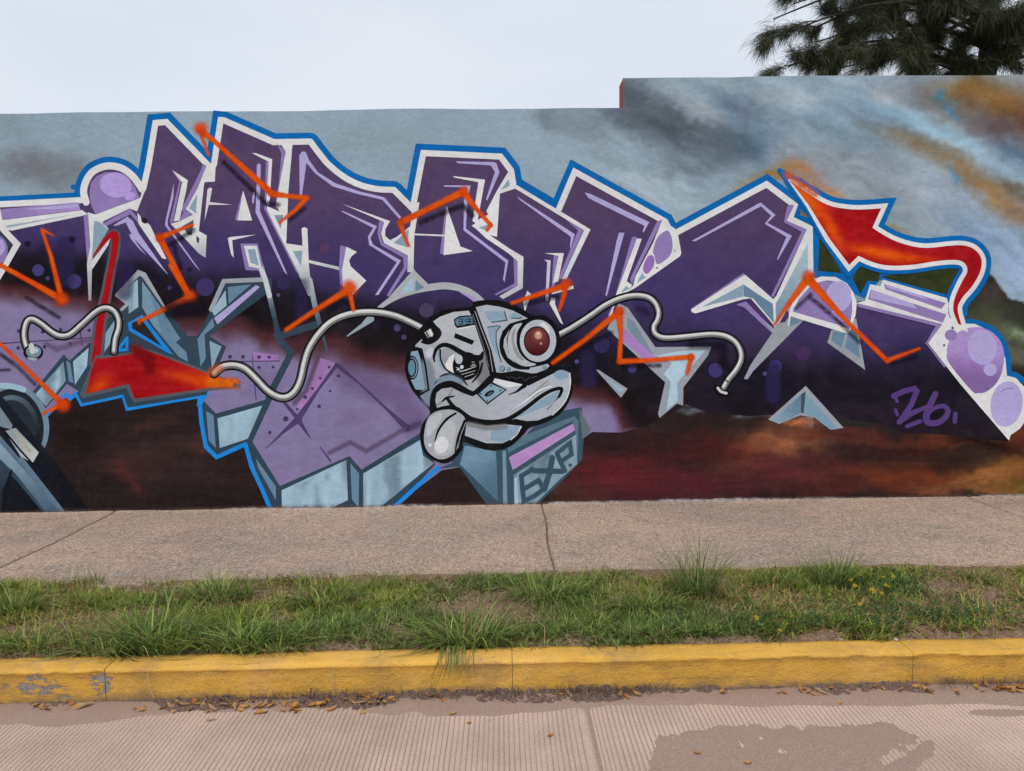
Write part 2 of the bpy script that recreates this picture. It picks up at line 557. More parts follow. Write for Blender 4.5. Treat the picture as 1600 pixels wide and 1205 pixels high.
skyc = blobs(px, py, (140, 158, 171), [
    (20, 190, 60, 30, 0, (122, 138, 148), .6), (55, 262, 80, 26, 8, (104, 104, 108), .75), (110, 262, 40, 22, 0, (112, 116, 122), .5),
    (560, 215, 120, 30, 0, (136, 152, 161), .6), (860, 185, 26, 14, 20, (92, 100, 108), .7), (905, 200, 60, 22, 40, (128, 142, 152), .7),
    (1000, 290, 110, 40, 15, (156, 172, 182), .8),
    (1065, 205, 125, 34, 14, (72, 80, 88), .95), (1010, 165, 60, 30, 35, (84, 94, 103), .9), (985, 150, 34, 44, 0, (82, 90, 98), .9),
    (1130, 235, 80, 32, 5, (88, 100, 112), .8), (1100, 265, 70, 18, 10, (104, 116, 128), .8),
    (1185, 215, 34, 36, 0, (66, 96, 122), .85), (1160, 175, 40, 22, 30, (74, 98, 120), .7), (1170, 190, 14, 40, 10, (92, 98, 104), .6),
    (1075, 160, 60, 13, 32, (150, 158, 166), .85), (1040, 135, 40, 12, 25, (128, 140, 150), .7),
    (1110, 130, 90, 14, 0, (138, 154, 165), .7), (1260, 165, 95, 30, 8, (150, 164, 174), .8), (1290, 180, 60, 16, 0, (112, 142, 166), .5),
    (1240, 205, 60, 26, 20, (142, 156, 166), .7), (1330, 210, 120, 34, 6, (124, 146, 162), .8),
    (1310, 245, 120, 22, 8, (128, 134, 142), .7), (1420, 145, 60, 26, 15, (108, 118, 132), .8), (1385, 150, 30, 22, 0, (158, 166, 172), .7),
    (1400, 185, 70, 16, 25, (120, 152, 178), .8), (1545, 160, 90, 46, 12, (112, 92, 68), .95), (1590, 165, 55, 18, 15, (146, 100, 46), .8),
    (1520, 140, 60, 12, 0, (134, 96, 48), .7), (1560, 205, 60, 26, 20, (86, 72, 76), .9), (1620, 190, 50, 40, 0, (92, 62, 52), .9),
    (1482, 172, 7, 22, -28, (60, 122, 160), .6), (1468, 146, 10, 7, 20, (50, 126, 168), .6),
    (1470, 215, 110, 15, 30, (146, 178, 198), .9), (1560, 262, 70, 13, 28, (152, 180, 200), .9), (1600, 245, 60, 20, 20, (84, 116, 146), .8),
    (1430, 225, 70, 15, 20, (120, 108, 92), .85), (1490, 262, 80, 17, 35, (122, 104, 80), .9), (1560, 312, 60, 20, 35, (150, 104, 48), .85),
    (1590, 300, 40, 14, 30, (92, 72, 52), .8), (1600, 340, 40, 22, 20, (120, 84, 56), .8), (1492, 282, 5, 18, -35, (44, 122, 170), .75),
    (1440, 300, 90, 34, 20, (140, 152, 166), .9), (1330, 285, 110, 26, 10, (132, 138, 144), .8), (1560, 375, 90, 34, 15, (134, 156, 180), .9),
    (1585, 430, 50, 34, 10, (150, 172, 200), .9), (1440, 350, 50, 16, 20, (132, 142, 150), .8), (1395, 362, 24, 10, 20, (122, 108, 72), .7),
    (1215, 268, 40, 9, -24, (140, 106, 52), .75), (1195, 285, 60, 9, -28, (142, 112, 60), .6), (1262, 262, 26, 11, 30, (186, 96, 40), .55),
    (1290, 300, 60, 12, 32, (164, 104, 60), .6), (1450, 300, 70, 14, 15, (156, 168, 182), .7),
    (1750, 220, 120, 80, 0, (110, 90, 74), .9), (1720, 330, 100, 60, 20, (140, 160, 180), .9),
], 20, 60, 0)
ca, sa = math.cos(math.radians(24)), math.sin(math.radians(24))
wu, wv_ = px * ca + py * sa + (fbm(px / 50, py / 50, 1, 4) - .5) * 60, -px * sa + py * ca + (fbm(px / 50, py / 50, 2, 4) - .5) * 46
wisp = (fbm(wu / 60, wv_ / 15, 3, 5, .62) - .5) * sstep(830, 1000, px)
skyc = skyc * (1 + 0.40 * wisp[..., None] * np.array((1.0, .92, .86)))
earth = blobs(px, py, (38, 29, 28), [
    (180, 720, 160, 22, 8, (70, 44, 42), .6), (215, 755, 40, 12, 50, (98, 42, 40), .6), (330, 690, 90, 14, -5, (76, 48, 44), .6), (240, 665, 50, 9, -20, (84, 50, 46), .5),
    (120, 680, 60, 60, 0, (26, 19, 20), .7), (300, 780, 180, 12, 0, (30, 22, 22), .6), (600, 780, 80, 20, 0, (58, 28, 28), .6),
    (960, 735, 90, 40, 0, (96, 30, 36), .8), (1040, 760, 160, 26, 0, (84, 32, 38), .8), (950, 690, 40, 14, 10, (40, 24, 26), .7), (1010, 700, 50, 12, 10, (50, 26, 28), .6),
    (900, 770, 40, 20, 0, (72, 46, 36), .7), (1130, 700, 90, 24, 0, (70, 26, 26), .8), (1230, 690, 70, 26, -8, (160, 96, 62), .75), (1180, 730, 60, 14, 0, (120, 66, 48), .6),
    (1250, 735, 110, 26, 0, (86, 36, 40), .8), (1330, 680, 110, 12, 6, (92, 40, 34), .7), (1390, 705, 60, 9, 0, (42, 22, 22), .75), (1450, 705, 40, 8, -20, (50, 24, 20), .7),
    (1420, 745, 120, 26, 0, (100, 46, 26), .85), (1480, 690, 80, 12, 0, (96, 46, 28), .8), (1340, 765, 160, 10, 0, (78, 34, 30), .7), (1485, 720, 14, 9, 0, (50, 28, 20), .8),
    (1560, 745, 80, 14, -6, (172, 108, 58), .8), (1600, 725, 50, 16, 0, (130, 84, 34), .8), (1600, 765, 60, 12, 0, (116, 92, 26), .8), (1560, 695, 60, 10, 12, (24, 14, 12), .9),
    (1600, 675, 30, 24, 0, (112, 46, 30), .8), (1500, 765, 80, 8, 0, (150, 92, 56), .6), (1250, 655, 30, 8, 0, (176, 106, 66), .8),
    (1720, 740, 100, 40, 0, (120, 70, 40), .8),
], 24, 46, 2)
earth = earth * (0.86 + 0.32 * fbm(px / 60, py / 5, 1, 4)[..., None])
hill = blobs(px, py, (38, 38, 35), [
    (1545, 500, 60, 40, 20, (66, 70, 52), .9), (1595, 525, 40, 12, 28, (124, 140, 108), .9), (1560, 545, 40, 16, 20, (92, 100, 78), .8), (1600, 560, 40, 14, 25, (108, 104, 84), .7),
    (1520, 520, 30, 16, 0, (76, 66, 44), .7), (1545, 455, 24, 16, 0, (70, 58, 54), .7), (1610, 590, 40, 20, 0, (52, 36, 30), .8), (1620, 620, 60, 14, 0, (28, 18, 16), .8),
    (1700, 540, 80, 40, 0, (80, 86, 64), .8)], 14, 40, 4)
hb = np.interp(px.ravel(), [1400, 1500, 1530, 1544, 1556, 1563, 1569, 1577, 1584, 1600, 1660, 1740, 1900],
               [470, 450, 436, 427, 437, 449, 457, 467, 470, 472, 486, 470, 480]).reshape(px.shape)
wob = (fbm(px / 16, py / 16, 5, 3) - 0.5) * 5
wh = sstep(-1.2, 1.2, py + wob - hb) * (px > 1270)
eb = np.interp(px.ravel(), [-400, 0, 300, 900, 1100, 1300, 1400, 1500, 1600, 1900], [560, 560, 560, 620, 640, 655, 668, 678, 640, 620]).reshape(px.shape)
we = sstep(-14, 10, py + (fbm(px / 40, py / 14, 6, 4) - 0.5) * 46 - eb)
bgc = skyc * (1 - wh[..., None]) + hill * wh[..., None]
bgc = bgc * (1 - we[..., None]) + earth * we[..., None]
bgc += ((fbm(px / 3.2, py / 3.2, 3, 3) - 0.5) * 10)[..., None]
gy = np.full_like(gx, WALL_Y - 0.002)
V = np.stack([gx, gy, gz], -1).reshape(-1, 3)
Fg = grid_faces(len(cols_x), NZ)
mid = int(np.searchsorted(cols_x, STEP_X))
Fg = Fg[(Fg[:, 0] // NZ) != mid - 1]                          # no painted face spans the step
tag(mesh_obj('painted_backdrop', V, Fg, M_PAINT, WALL, alb(np.clip(bgc, 6, 255)).reshape(-1, 3)),
    'grey blue painted sky with storm clouds at the right above dark red brown earth')

# ------------------------------------------------------------------ mural: drawing tools (flat layers of paint on the wall plane)
CROP = dict(A=(0, 160, 4), B=(200, 160, 4), C=(400, 160, 4), D=(600, 160, 4), E=(800, 200, 4), F=(1000, 240, 4), G=(1200, 240, 4), H=(1200, 420, 4),
            I=(0, 400, 4), J=(0, 540, 4), K=(300, 400, 4), L=(300, 540, 4), M=(600, 440, 4), N=(700, 540, 4), O=(860, 420, 4), P=(630, 460, 5.714), W=(0, 0, 1))


def Z(c, pts):
    x0, y0, s = CROP[c]
    return [(x0 + p[0] / s, y0 + p[1] / s) for p in pts]


LAY = np.zeros((460, 200), int)                                # coarse map of how many coats lie where (5 px cells)
PARTS = []


class Part:
    def __init__(s, name, label=None, parent=None):
        s.name, s.label, s.parent = name, label, parent
        s.V, s.F, s.C = [], [], []
        s.sV, s.sF, s.sC = [], [], []
        s.n = s.sn = 0
        PARTS.append(s)


CUR = None


def part(name, label=None, parent=None):
    global CUR
    CUR = Part(name, label, parent)
    return CUR


def inpoly(P, poly):
    x, y = P[:, 0], P[:, 1]
    q = np.asarray(poly, float)
    ins = np.zeros(len(P), bool)
    j = len(q) - 1
    for i in range(len(q)):
        xi, yi = q[i]; xj, yj = q[j]
        if yi != yj:
            ins ^= ((yi > y) != (yj > y)) & (x < (xj - xi) * (y - yi) / (yj - yi) + xi)
        j = i
    return ins


def coat(P, tri):
    c = np.clip(((P + [200, 0]) / 5).astype(int), 0, [459, 199])
    x0, y0 = np.maximum(c.min(0) - 1, 0); x1, y1 = c.max(0) + 2
    t = P[tri].mean(1)
    m = np.zeros((460, 200), bool)
    # mark cells under every triangle (sampled) plus a one cell rim
    A, B, Cc = P[tri[:, 0]], P[tri[:, 1]], P[tri[:, 2]]
    L = np.maximum(np.linalg.norm(A - B, axis=1), np.maximum(np.linalg.norm(B - Cc, axis=1), np.linalg.norm(A - Cc, axis=1)))
    k = int(min(60, max(1, math.ceil(L.max() / 5))))
    for i in range(k + 1):
        for j in range(k + 1 - i):
            q = A + (B - A) * (i / k) + (Cc - A) * (j / k)
            g = np.clip(((q + [200, 0]) / 5).astype(int), 0, [459, 199])
            m[g[:, 0], g[:, 1]] = True
    d = m.copy()
    d[1:] |= m[:-1]; d[:-1] |= m[1:]
    m2 = d.copy()
    d[:, 1:] |= m2[:, :-1]; d[:, :-1] |= m2[:, 1:]
    lv = int(LAY[d].max()) + 1
    LAY[d] = lv
    return lv


def put(P, tri, C):
    lv = coat(P, tri)
    X, Zz = on_wall(P[:, 0], P[:, 1])
    Y = np.full(len(P), WALL_Y - 0.0024 - lv * 0.00005)
    CUR.V.append(np.stack([X, Y, Zz], 1)); CUR.F.append(tri + CUR.n); CUR.C.append(C)
    CUR.n += len(P)


def union(polys, colr, step=None):
    vs, es = [], []
    for p in polys:
        n = len(p); b = len(vs)
        vs += [Vector((float(a), float(c))) for a, c in p]
        es += [(b + i, b + (i + 1) % n) for i in range(n)]
    if step:
        q = np.concatenate([np.asarray(p, float) for p in polys])
        lo, hi = q.min(0), q.max(0)
        gx_, gy_ = np.meshgrid(np.arange(lo[0], hi[0], step), np.arange(lo[1], hi[1], step))
        G = np.stack([gx_.ravel(), gy_.ravel()], 1)
        G = G + rng.uniform(-.2, .2, G.shape) * step
        k = np.zeros(len(G), bool)
        for p in polys: k |= inpoly(G, p)
        vs += [Vector((float(a), float(c))) for a, c in G[k]]
    r = delaunay_2d_cdt(vs, es, [], 0, 1e-4)
    P = np.array([(v.x, v.y) for v in r[0]])
    T = np.array([f for f in r[2] if len(f) == 3])
    cen = P[T].mean(1)
    k = np.zeros(len(T), bool)
    for p in polys: k |= inpoly(cen, p)
    T = T[k]
    used = np.unique(T)
    mp_ = np.zeros(len(P), int); mp_[used] = np.arange(len(used))
    P, T = P[used], mp_[T]
    a = P[T]
    cr_ = (a[:, 1, 0] - a[:, 0, 0]) * (a[:, 2, 1] - a[:, 0, 1]) - (a[:, 1, 1] - a[:, 0, 1]) * (a[:, 2, 0] - a[:, 0, 0])
    T[cr_ > 0] = T[cr_ > 0][:, ::-1]
    C = colr(P[:, 0], P[:, 1]) if callable(colr) else np.broadcast_to(np.asarray(colr, float), (len(P), 3))
    put(P, T, alb(np.clip(C, 5, 255)))


def smooth(pts, n=6, closed=False):
    p = np.asarray(pts, float)
    N = len(p)
    out_ = []
    for i in range(N if closed else N - 1):
        if closed: a, b, c, d = p[(i - 1) % N], p[i], p[(i + 1) % N], p[(i + 2) % N]
        else: a, b, c, d = p[max(i - 1, 0)], p[i], p[i + 1], p[min(i + 2, N - 1)]
        for k in range(n):
            t = k / n
            out_.append(0.5 * (2 * b + (c - a) * t + (2 * a - 5 * b + 4 * c - d) * t * t + (3 * b - a - 3 * c + d) * t ** 3))
    if not closed: out_.append(p[-1])
    return [tuple(q) for q in out_]


def fill(c, pts, colr, sm=False, step=None):
    q = Z(c, pts)
    if sm: q = smooth(q, 5, True)
    union([q], colr, step or (7 if callable(colr) else None))


def ell(c, cx, cy, rx, ry, colr, ang=0, n=28, step=None):
    a = math.radians(ang)
    fill(c, [(cx + rx * math.cos(t) * math.cos(a) - ry * math.sin(t) * math.sin(a), cy + rx * math.cos(t) * math.sin(a) + ry * math.sin(t) * math.cos(a))
             for t in np.linspace(0, 2 * math.pi, n, endpoint=False)], colr, step=step)


def line(c, pts, w, colr, sm=False, closed=False, step=None):
    q = Z(c, pts)
    ws = list(w) if isinstance(w, (list, tuple)) else [w] * len(q)
    if sm:
        n = 5
        t = np.linspace(0, len(ws) - 1, (len(q) - 1) * n + 1)
        ws = list(np.interp(t, np.arange(len(ws)), ws)) if not closed else [ws[0]] * (len(q) * n)
        q = smooth(q, n, closed)
    elif len(ws) != len(q):
        ws = list(np.interp(np.linspace(0, 1, len(q)), np.linspace(0, 1, len(ws)), ws))
    q = [np.asarray(p) for p in q]
    polys = []
    N = len(q)
    for i in range(N if closed else N - 1):
        a, b = q[i], q[(i + 1) % N]
        wa, wb = ws[i] / 2, ws[(i + 1) % N] / 2
        d = b - a
        L = np.hypot(*d)
        if L < 1e-6: continue
        nrm = np.array([-d[1], d[0]]) / L
        polys.append([tuple(a + nrm * wa), tuple(b + nrm * wb), tuple(b - nrm * wb), tuple(a - nrm * wa)])
    if not sm:
        for i in range(N if closed else N - 2):
            a, b, c2 = q[i], q[(i + 1) % N], q[(i + 2) % N]
            d0, d1 = b - a, c2 - b
            l0, l1 = np.hypot(*d0), np.hypot(*d1)
            if min(l0, l1) < 1e-6: continue
            n0, n1 = np.array([-d0[1], d0[0]]) / l0, np.array([-d1[1], d1[0]]) / l1
            s_ = -np.sign(d0[0] * d1[1] - d0[1] * d1[0])
            m = n0 + n1
            ch = np.hypot(*m) / 2
            if s_ != 0 and ch > 0.36:
                hw = ws[(i + 1) % N] / 2
                polys.append([tuple(b), tuple(b + n0 * s_ * hw), tuple(b + m / (2 * ch) * s_ * hw / ch), tuple(b + n1 * s_ * hw)])
    for i in range(N):
        if ws[i] > 1.6:
            ph = 0.37 * i
            k = 10
            polys.append([(q[i][0] + ws[i] / 2 * math.cos(ph + 2 * math.pi * t / k), q[i][1] + ws[i] / 2 * math.sin(ph + 2 * math.pi * t / k)) for t in range(k)])
    union(polys, colr, step)


def soft(c, pts, w, edge, colr, alpha=1.0, speck=0.0, st=2.0):
    """a sprayed line: full paint within w/2, fading out over edge"""
    q = np.asarray(Z(c, pts))
    ws = list(w) if isinstance(w, (list, tuple)) else [w] * len(q)
    mxw = max(ws) / 2 + edge
    lo, hi = q.min(0) - mxw, q.max(0) + mxw
    nx, ny = int((hi[0] - lo[0]) / st) + 2, int((hi[1] - lo[1]) / st) + 2
    X, Y = np.meshgrid(lo[0] + np.arange(nx) * st, lo[1] + np.arange(ny) * st, indexing='ij')
    best = np.full(X.shape, 1e9)
    segs = range(max(1, len(q) - 1))
    for i in segs:
        a = q[i]; b = q[min(i + 1, len(q) - 1)]
        d = b - a
        L2 = max(d @ d, 1e-9)
        t = np.clip(((X - a[0]) * d[0] + (Y - a[1]) * d[1]) / L2, 0, 1)
        dist = np.hypot(X - a[0] - t * d[0], Y - a[1] - t * d[1]) - (ws[i] * (1 - t) + ws[min(i + 1, len(q) - 1)] * t) / 2
        best = np.minimum(best, dist)
    A = alpha * (1 - sstep(-0.6, edge, best)) ** 1.4
    A = np.clip(A * (1 + speck * (fbm(X / 5, Y / 5, 4, 3) - 0.5) * 2), 0, 1)
    keep = A > 0.015
    F_ = grid_faces(nx, ny)
    F_ = F_[keep.ravel()[F_].any(1)]
    if not len(F_): return
    used = np.unique(F_)
    m_ = np.zeros(nx * ny, int); m_[used] = np.arange(len(used))
    P = np.stack([X.ravel()[used], Y.ravel()[used]], 1)
    F_ = m_[F_]
    lv = coat(P, F_[:, :3])
    Xw, Zw = on_wall(P[:, 0], P[:, 1])
    Cc = colr(P[:, 0], P[:, 1]) if callable(colr) else np.broadcast_to(np.asarray(colr, float), (len(P), 3))
    CUR.sV.append(np.stack([Xw, np.full(len(P), WALL_Y - 0.0024 - lv * 0.00005), Zw], 1))
    CUR.sF.append(F_ + CUR.sn)
    CUR.sC.append(np.concatenate([alb(np.clip(Cc, 5, 255)), A.ravel()[used][:, None]], 1))
    CUR.sn += len(P)


def build_parts():
    done = {}
    for p in PARTS:
        par = done.get(id(p.parent), WALL) if p.parent else WALL
        o = None
        if p.V:
            o = mesh_obj(p.name, np.concatenate(p.V), np.concatenate(p.F), M_PAINT, par, np.concatenate(p.C))
            if p.label: o['label'] = p.label
        if p.sV:
            o2 = mesh_obj(p.name if o is None else 'overspray', np.concatenate(p.sV), np.concatenate(p.sF), M_SPRAY, par if o is None or p.parent else o, np.concatenate(p.sC))
            if o is not None: o2['kind'] = 'stuff'
            if o is None:
                o = o2
                if p.label: o['label'] = p.label
        if o is not None and getattr(p, 'kind', None): o['kind'] = p.kind
        done[id(p)] = o

# ------------------------------------------------------------------ mural: colours as photographed
BLUE, LBLUE, WHITE, LIL, LLIL = (8, 96, 164), (30, 128, 206), (213, 213, 212), (137, 117, 168), (168, 158, 202)
GREY, GB, PALE, SLB, DS = (150, 154, 160), (130, 154, 170), (148, 174, 190), (98, 126, 148), (48, 65, 79)
BLK, RED, ORG, HEADC, HEADL = (18, 18, 21), (156, 16, 24), (222, 74, 6), (152, 155, 162), (164, 168, 176)


def body(x, y):
    kx = [-200, 0, 100, 375, 550, 640, 950, 1050, 1200, 1600]
    ks = [[300] * 10,
          [355, 360, 372, 408, 428, 440, 468, 480, 500, 520],
          [395, 402, 412, 466, 482, 494, 560, 580, 600, 612],
          [436, 440, 448, 492, 520, 540, 596, 700, 720, 740],
          [455, 458, 463, 515, 548, 572, 620, 800, 820, 840],
          [484, 488, 494, 550, 590, 612, 646, 900, 920, 940]]
    cs = [(80, 62, 95), (62, 51, 94), (26, 22, 32), (24, 18, 21), (72, 38, 42), (125, 114, 150)]
    y = y + (fbm(x / 38, y / 60, 2, 4) - 0.5) * 40
    S = [np.interp(x, kx, k) for k in ks]
    c = np.broadcast_to(np.asarray(cs[0], float), x.shape + (3,)).copy()
    for i in range(1, 6):
        t = sstep(0, 1, (y - S[i - 1]) / np.maximum(S[i] - S[i - 1], 1))[:, None]
        c = c * (1 - t) + np.asarray(cs[i], float) * t
    m = sstep(0.52, 0.75, fbm(x / 70, y / 50, 6, 3))[:, None]
    c = c * (1 - 0.14 * m) + np.array((98, 66, 96)) * 0.14 * m
    return c + ((fbm(x / 14, y / 9, 1, 3) - 0.5) * 12)[:, None]


def grad(c0, c1, p0, p1):
    d = np.asarray(p1, float) - np.asarray(p0, float)
    def f(x, y):
        t = sstep(0, 1, ((x - p0[0]) * d[0] + (y - p0[1]) * d[1]) / (d @ d))[:, None]
        return np.asarray(c0, float) * (1 - t) + np.asarray(c1, float) * t + ((fbm(x / 8, y / 8, 3, 3) - 0.5) * 12)[:, None]
    return f


def mott(c0, amt=16, sx=18, sy=12):
    def f(x, y):
        return np.asarray(c0, float) + ((fbm(x / sx, y / sy, 5, 4) - 0.5) * 2 * amt)[:, None]
    return f


def drips(c0, amt=34):
    def f(x, y):
        d = sstep(0.56, 0.72, vnoise(x / 9, y / 140, 3))[:, None]
        return np.asarray(c0, float) * (1 - 0.22 * d) + ((fbm(x / 6, y / 40, 2, 3) - 0.5) * amt)[:, None]
    return f


# outline of the whole lettering, left to right
C1 = Z('A', [(-800, 690), (-40, 640), (510, 612)])
C2 = smooth(Z('A', [(540, 625), (524, 560), (538, 497), (575, 440), (632, 408), (690, 398), (760, 412), (820, 452), (868, 510), (890, 545)]), 4)
C3 = Z('A', [(897, 540), (928, 400), (973, 130), (1040, 124), (1306, 398)])
C4a = Z('B', [(538, 392), (581, 112), (602, 114), (912, 250), (1140, 246)])
C4b = smooth(Z('C', [(340, 246), (400, 325), (460, 395), (560, 473), (660, 520), (760, 543), (862, 548)]), 4)
C4c = Z('C', [(862, 548), (978, 665)])
C5 = Z('D', [(182, 650), (246, 318), (728, 340), (793, 425), (808, 508)])
C6 = Z('D', [(808, 508), (828, 527), (1090, 680)])
C7 = Z('E', [(292, 510), (392, 275), (955, 585), (985, 640)])
C8 = Z('F', [(160, 500), (232, 492), (790, 193), (965, 325), (935, 408), (1060, 468)])

part('letter_outline', 'bright blue outline round the tops of the purple letters')
for q, w in ((C1, 25), (C2, 29), (C3, 29), (C4a + C4b + C4c, 28), (C5, 29), (C6, 27), (C7, 28), (C8, 28)):
    line('W', q, w, mott(BLUE, 8))
ell('A', 458, 530, 15, 17, BLUE)
line('H', [(1190, 335), (1290, 335), (1390, 375), (1460, 445), (1498, 555), (1505, 655), (1550, 668), (1660, 760), (1690, 900)], 9, BLUE, True)
fill('G', [(200, 300), (290, 400), (430, 560), (560, 640), (1240, 690), (1180, 920), (1100, 920), (700, 790), (600, 905), (540, 880), (280, 770)], BLUE)
OLV = lambda x, y: np.array((46, 52, 28.)) + ((fbm(x / 12, y / 9, 2, 4) - .5) * 34)[:, None] * np.array((1.1, 1, .5))
fill('G', [(322, 515), (462, 748), (312, 735)], OLV)
fill('G', [(525, 778), (572, 702), (700, 748), (690, 802), (622, 795), (576, 880)], OLV)
fill('G', [(700, 770), (850, 745), (1195, 712), (1192, 800), (1132, 888)], OLV)
fill('G', [(205, 350), (268, 408), (200, 385)], (112, 98, 66))

part('letter_body', 'deep purple lettering fading down to black and dusty lilac')
bottom = Z('W', [(1575, 690), (1475, 679), (1412, 676), (1375, 662), (1317, 654), (1250, 646), (1170, 650), (1110, 646), (1072, 632), (1030, 653), (1010, 666), (970, 676),
                 (925, 675), (905, 690), (880, 700), (690, 735), (612, 794), (425, 800), (382, 692), (340, 715), (321, 697), (311, 627), (322, 615),
                 (197, 637), (192, 615), (126, 631), (120, 615), (110, 625), (102, 617), (72, 650), (0, 605), (-200, 590)])
right = Z('H', [(60, 170), (140, 290), (240, 120), (400, 60), (500, 110), (555, 215), (1045, 350), (990, 465), (1500, 1065)])
union([C1 + C2 + C3 + C4a + C4b + C4c + C5 + C6 + Z('E', [(292, 510)]) + C7[1:] + C8 + Z('F', [(1066, 760)]) + right + bottom], body, 8)

part('bevelled_panel', 'lilac riveted metal panels with pale bevelled edges at the foot of the letters')
PLN = (74, 58, 100)
soft('L', [(1000, 200), (1300, 330), (1380, 470)], 10, 34, (118, 96, 136), .5)
fill('L', [(800, 75), (905, 112), (690, 405), (650, 395), (700, 300), (760, 190)], mott((152, 114, 164), 14))
soft('L', [(640, 360), (715, 280), (790, 70)], 3, 5, (96, 74, 98), .6)
line('L', [(560, 335), (665, 460)], [4, 7], PLN); line('L', [(665, 460), (560, 550), (460, 648)], [11, 4, 1], PLN)
line('L', [(668, 470), (742, 582)], [8, 1], PLN); line('L', [(800, 632), (866, 720)], [1.5, 3], PLN)
line('L', [(905, 120), (790, 275), (665, 455)], [6, 4, 10], PLN); line('L', [(905, 120), (1050, 240), (1210, 390), (1345, 515)], [7, 3, 4, 10], PLN)
soft('L', [(1345, 520), (1420, 490)], 3, 8, PLN, .5); soft('L', [(1330, 520), (1090, 660), (990, 605), (860, 670)], 2, 5, (100, 84, 112), .7)
ell('L', 665, 462, 24, 26, PLN)
PANEL = CUR
part('rivets').kind = 'stuff'
for (a, b, r) in ((857, 135, 9), (803, 203, 9), (753, 268, 10), (708, 322, 12), (658, 398, 9), (587, 458, 18), (487, 543, 11), (795, 380, 12), (864, 285, 9), (915, 190, 11),
                  (483, 73, 12), (420, 72, 13), (318, 72, 11), (237, 70, 8), (508, 135, 10), (420, 137, 11)):
    ell('L', a, b, r, r * .95, (66, 52, 92), n=12)
CUR = PANEL
fill('L', [(385, 40), (545, 60), (530, 98), (385, 98)], mott((150, 112, 168), 12))
line('L', [(185, 102), (550, 96)], 1.6, PLN); line('L', [(377, 60), (388, 200), (402, 340)], [1, 2, 1.5], PLN)
RIV = PARTS[-1]
CUR = RIV
for (a, b, r) in ((483, 73, 11), (420, 72, 12)): ell('L', a, b, r, r, (66, 52, 92), n=12)
CUR = PANEL
line('I', [(-100, 556), (0, 548), (300, 528), (570, 510)], [2, 1.8, 1.4, 1.2], (62, 48, 78)); line('I', [(503, 470), (515, 560)], 2, (70, 54, 88))
CUR = RIV
for (a, b) in ((268, 475), (380, 462), (558, 465), (440, 548), (280, 568), (115, 575), (120, 470), (1520, 630), (1438, 630)): ell('I', a, b, 12, 12, (62, 48, 84), n=12)
CUR = PANEL
soft('I', [(0, 715), (60, 712)], 1, 4, (60, 45, 66), .8); soft('I', [(290, 550), (360, 585), (480, 545), (570, 520)], 2, 6, (110, 88, 116), .6)
# left bevels
fill('I', [(205, 850), (400, 615), (435, 655), (562, 540), (600, 560), (540, 862), (500, 850), (420, 800), (285, 955), (270, 940), (215, 870)], DS)
fill('I', [(225, 862), (398, 660), (412, 780), (290, 942)], drips(PALE)); fill('I', [(458, 660), (555, 575), (545, 690), (470, 806)], drips(PALE))
fill('I', [(415, 655), (440, 668), (462, 795), (432, 785)], SLB)
# middle and lower bevels
fill('L', [(60, 330), (150, 425), (440, 345), (480, 325), (505, 330), (378, 600), (550, 878), (985, 690), (1060, 775), (1430, 545), (1520, 740), (1270, 1030), (1150, 1075), (500, 1075),
           (340, 612), (155, 690), (85, 632)], DS)
line('K', [(430, 60), (475, 210), (520, 400), (540, 500)], [8, 8, 7, 10], grad((176, 180, 184), DS, (420, 430), (432, 505)), step=5)
line('K', [(530, 500), (622, 605), (480, 880)], 10.5, DS)
line('K', [(550, 500), (790, 425)], 11, DS)
line('K', [(735, 150), (775, 340), (850, 610)], [9, 8, 3], grad((170, 174, 178), (60, 76, 90), (485, 440), (505, 520)), step=5)
fill('L', [(90, 410), (135, 435), (150, 640), (105, 592)], SLB); fill('L', [(160, 455), (440, 375), (350, 582), (175, 640)], drips(PALE))
fill('L', [(400, 705), (525, 880), (525, 965), (415, 765)], SLB); fill('L', [(560, 905), (965, 715), (975, 965), (780, 1060), (565, 1060)], drips(PALE))
fill('L', [(990, 735), (1045, 800), (1042, 1012), (1000, 962)], SLB); fill('L', [(1070, 800), (1425, 590), (1445, 690), (1512, 735), (1140, 1040), (1070, 1048)], drips(PALE))
for q in ([(45, 300), (60, 480), (88, 632), (155, 697), (335, 617)], [(335, 617), (375, 762), (440, 900), (508, 1060)], [(1540, 762), (1400, 885), (1235, 1035)]):
    line('L', q, 6.5, LBLUE)
line('L', [(-20, 320), (80, 300), (45, 360)], 6, LBLUE)

part('mountain_blocks', 'slate blue bevelled spikes with bright blue triangle edges')
fill('I', [(728, 243), (872, 100), (900, 115), (1030, 320), (1175, 498), (1232, 500), (1325, 330), (1400, 150), (1700, 140), (1700, 215), (1480, 375), (1310, 500), (1415, 568),
           (1372, 672), (1335, 730), (1200, 700), (830, 562), (830, 615), (640, 645), (598, 610), (622, 430), (772, 318), (800, 300), (770, 290)], DS)
fill('I', [(742, 246), (862, 145), (866, 320), (806, 362), (805, 300)], GB); fill('I', [(835, 172), (862, 150), (866, 320), (832, 340)], PALE)
fill('I', [(890, 160), (1000, 312), (1128, 518), (1100, 540), (1165, 600), (1176, 660), (1120, 632), (960, 440), (890, 320)], SLB)
fill('I', [(890, 160), (940, 230), (1010, 480), (960, 440), (890, 320)], (112, 140, 160))
fill('I', [(655, 490), (720, 400), (775, 390), (715, 515), (650, 606)], GB)
fill('I', [(1235, 520), (1330, 388), (1342, 440), (1280, 490), (1287, 640), (1255, 690)], SLB); fill('I', [(1310, 530), (1386, 566), (1326, 706)], GB)
fill('I', [(1325, 345), (1410, 215), (1418, 310), (1342, 375)], PALE); fill('I', [(1425, 195), (1570, 178), (1430, 300)], SLB)
fill('I', [(1340, 388), (1600, 183), (1625, 195), (1360, 428)], LLIL)
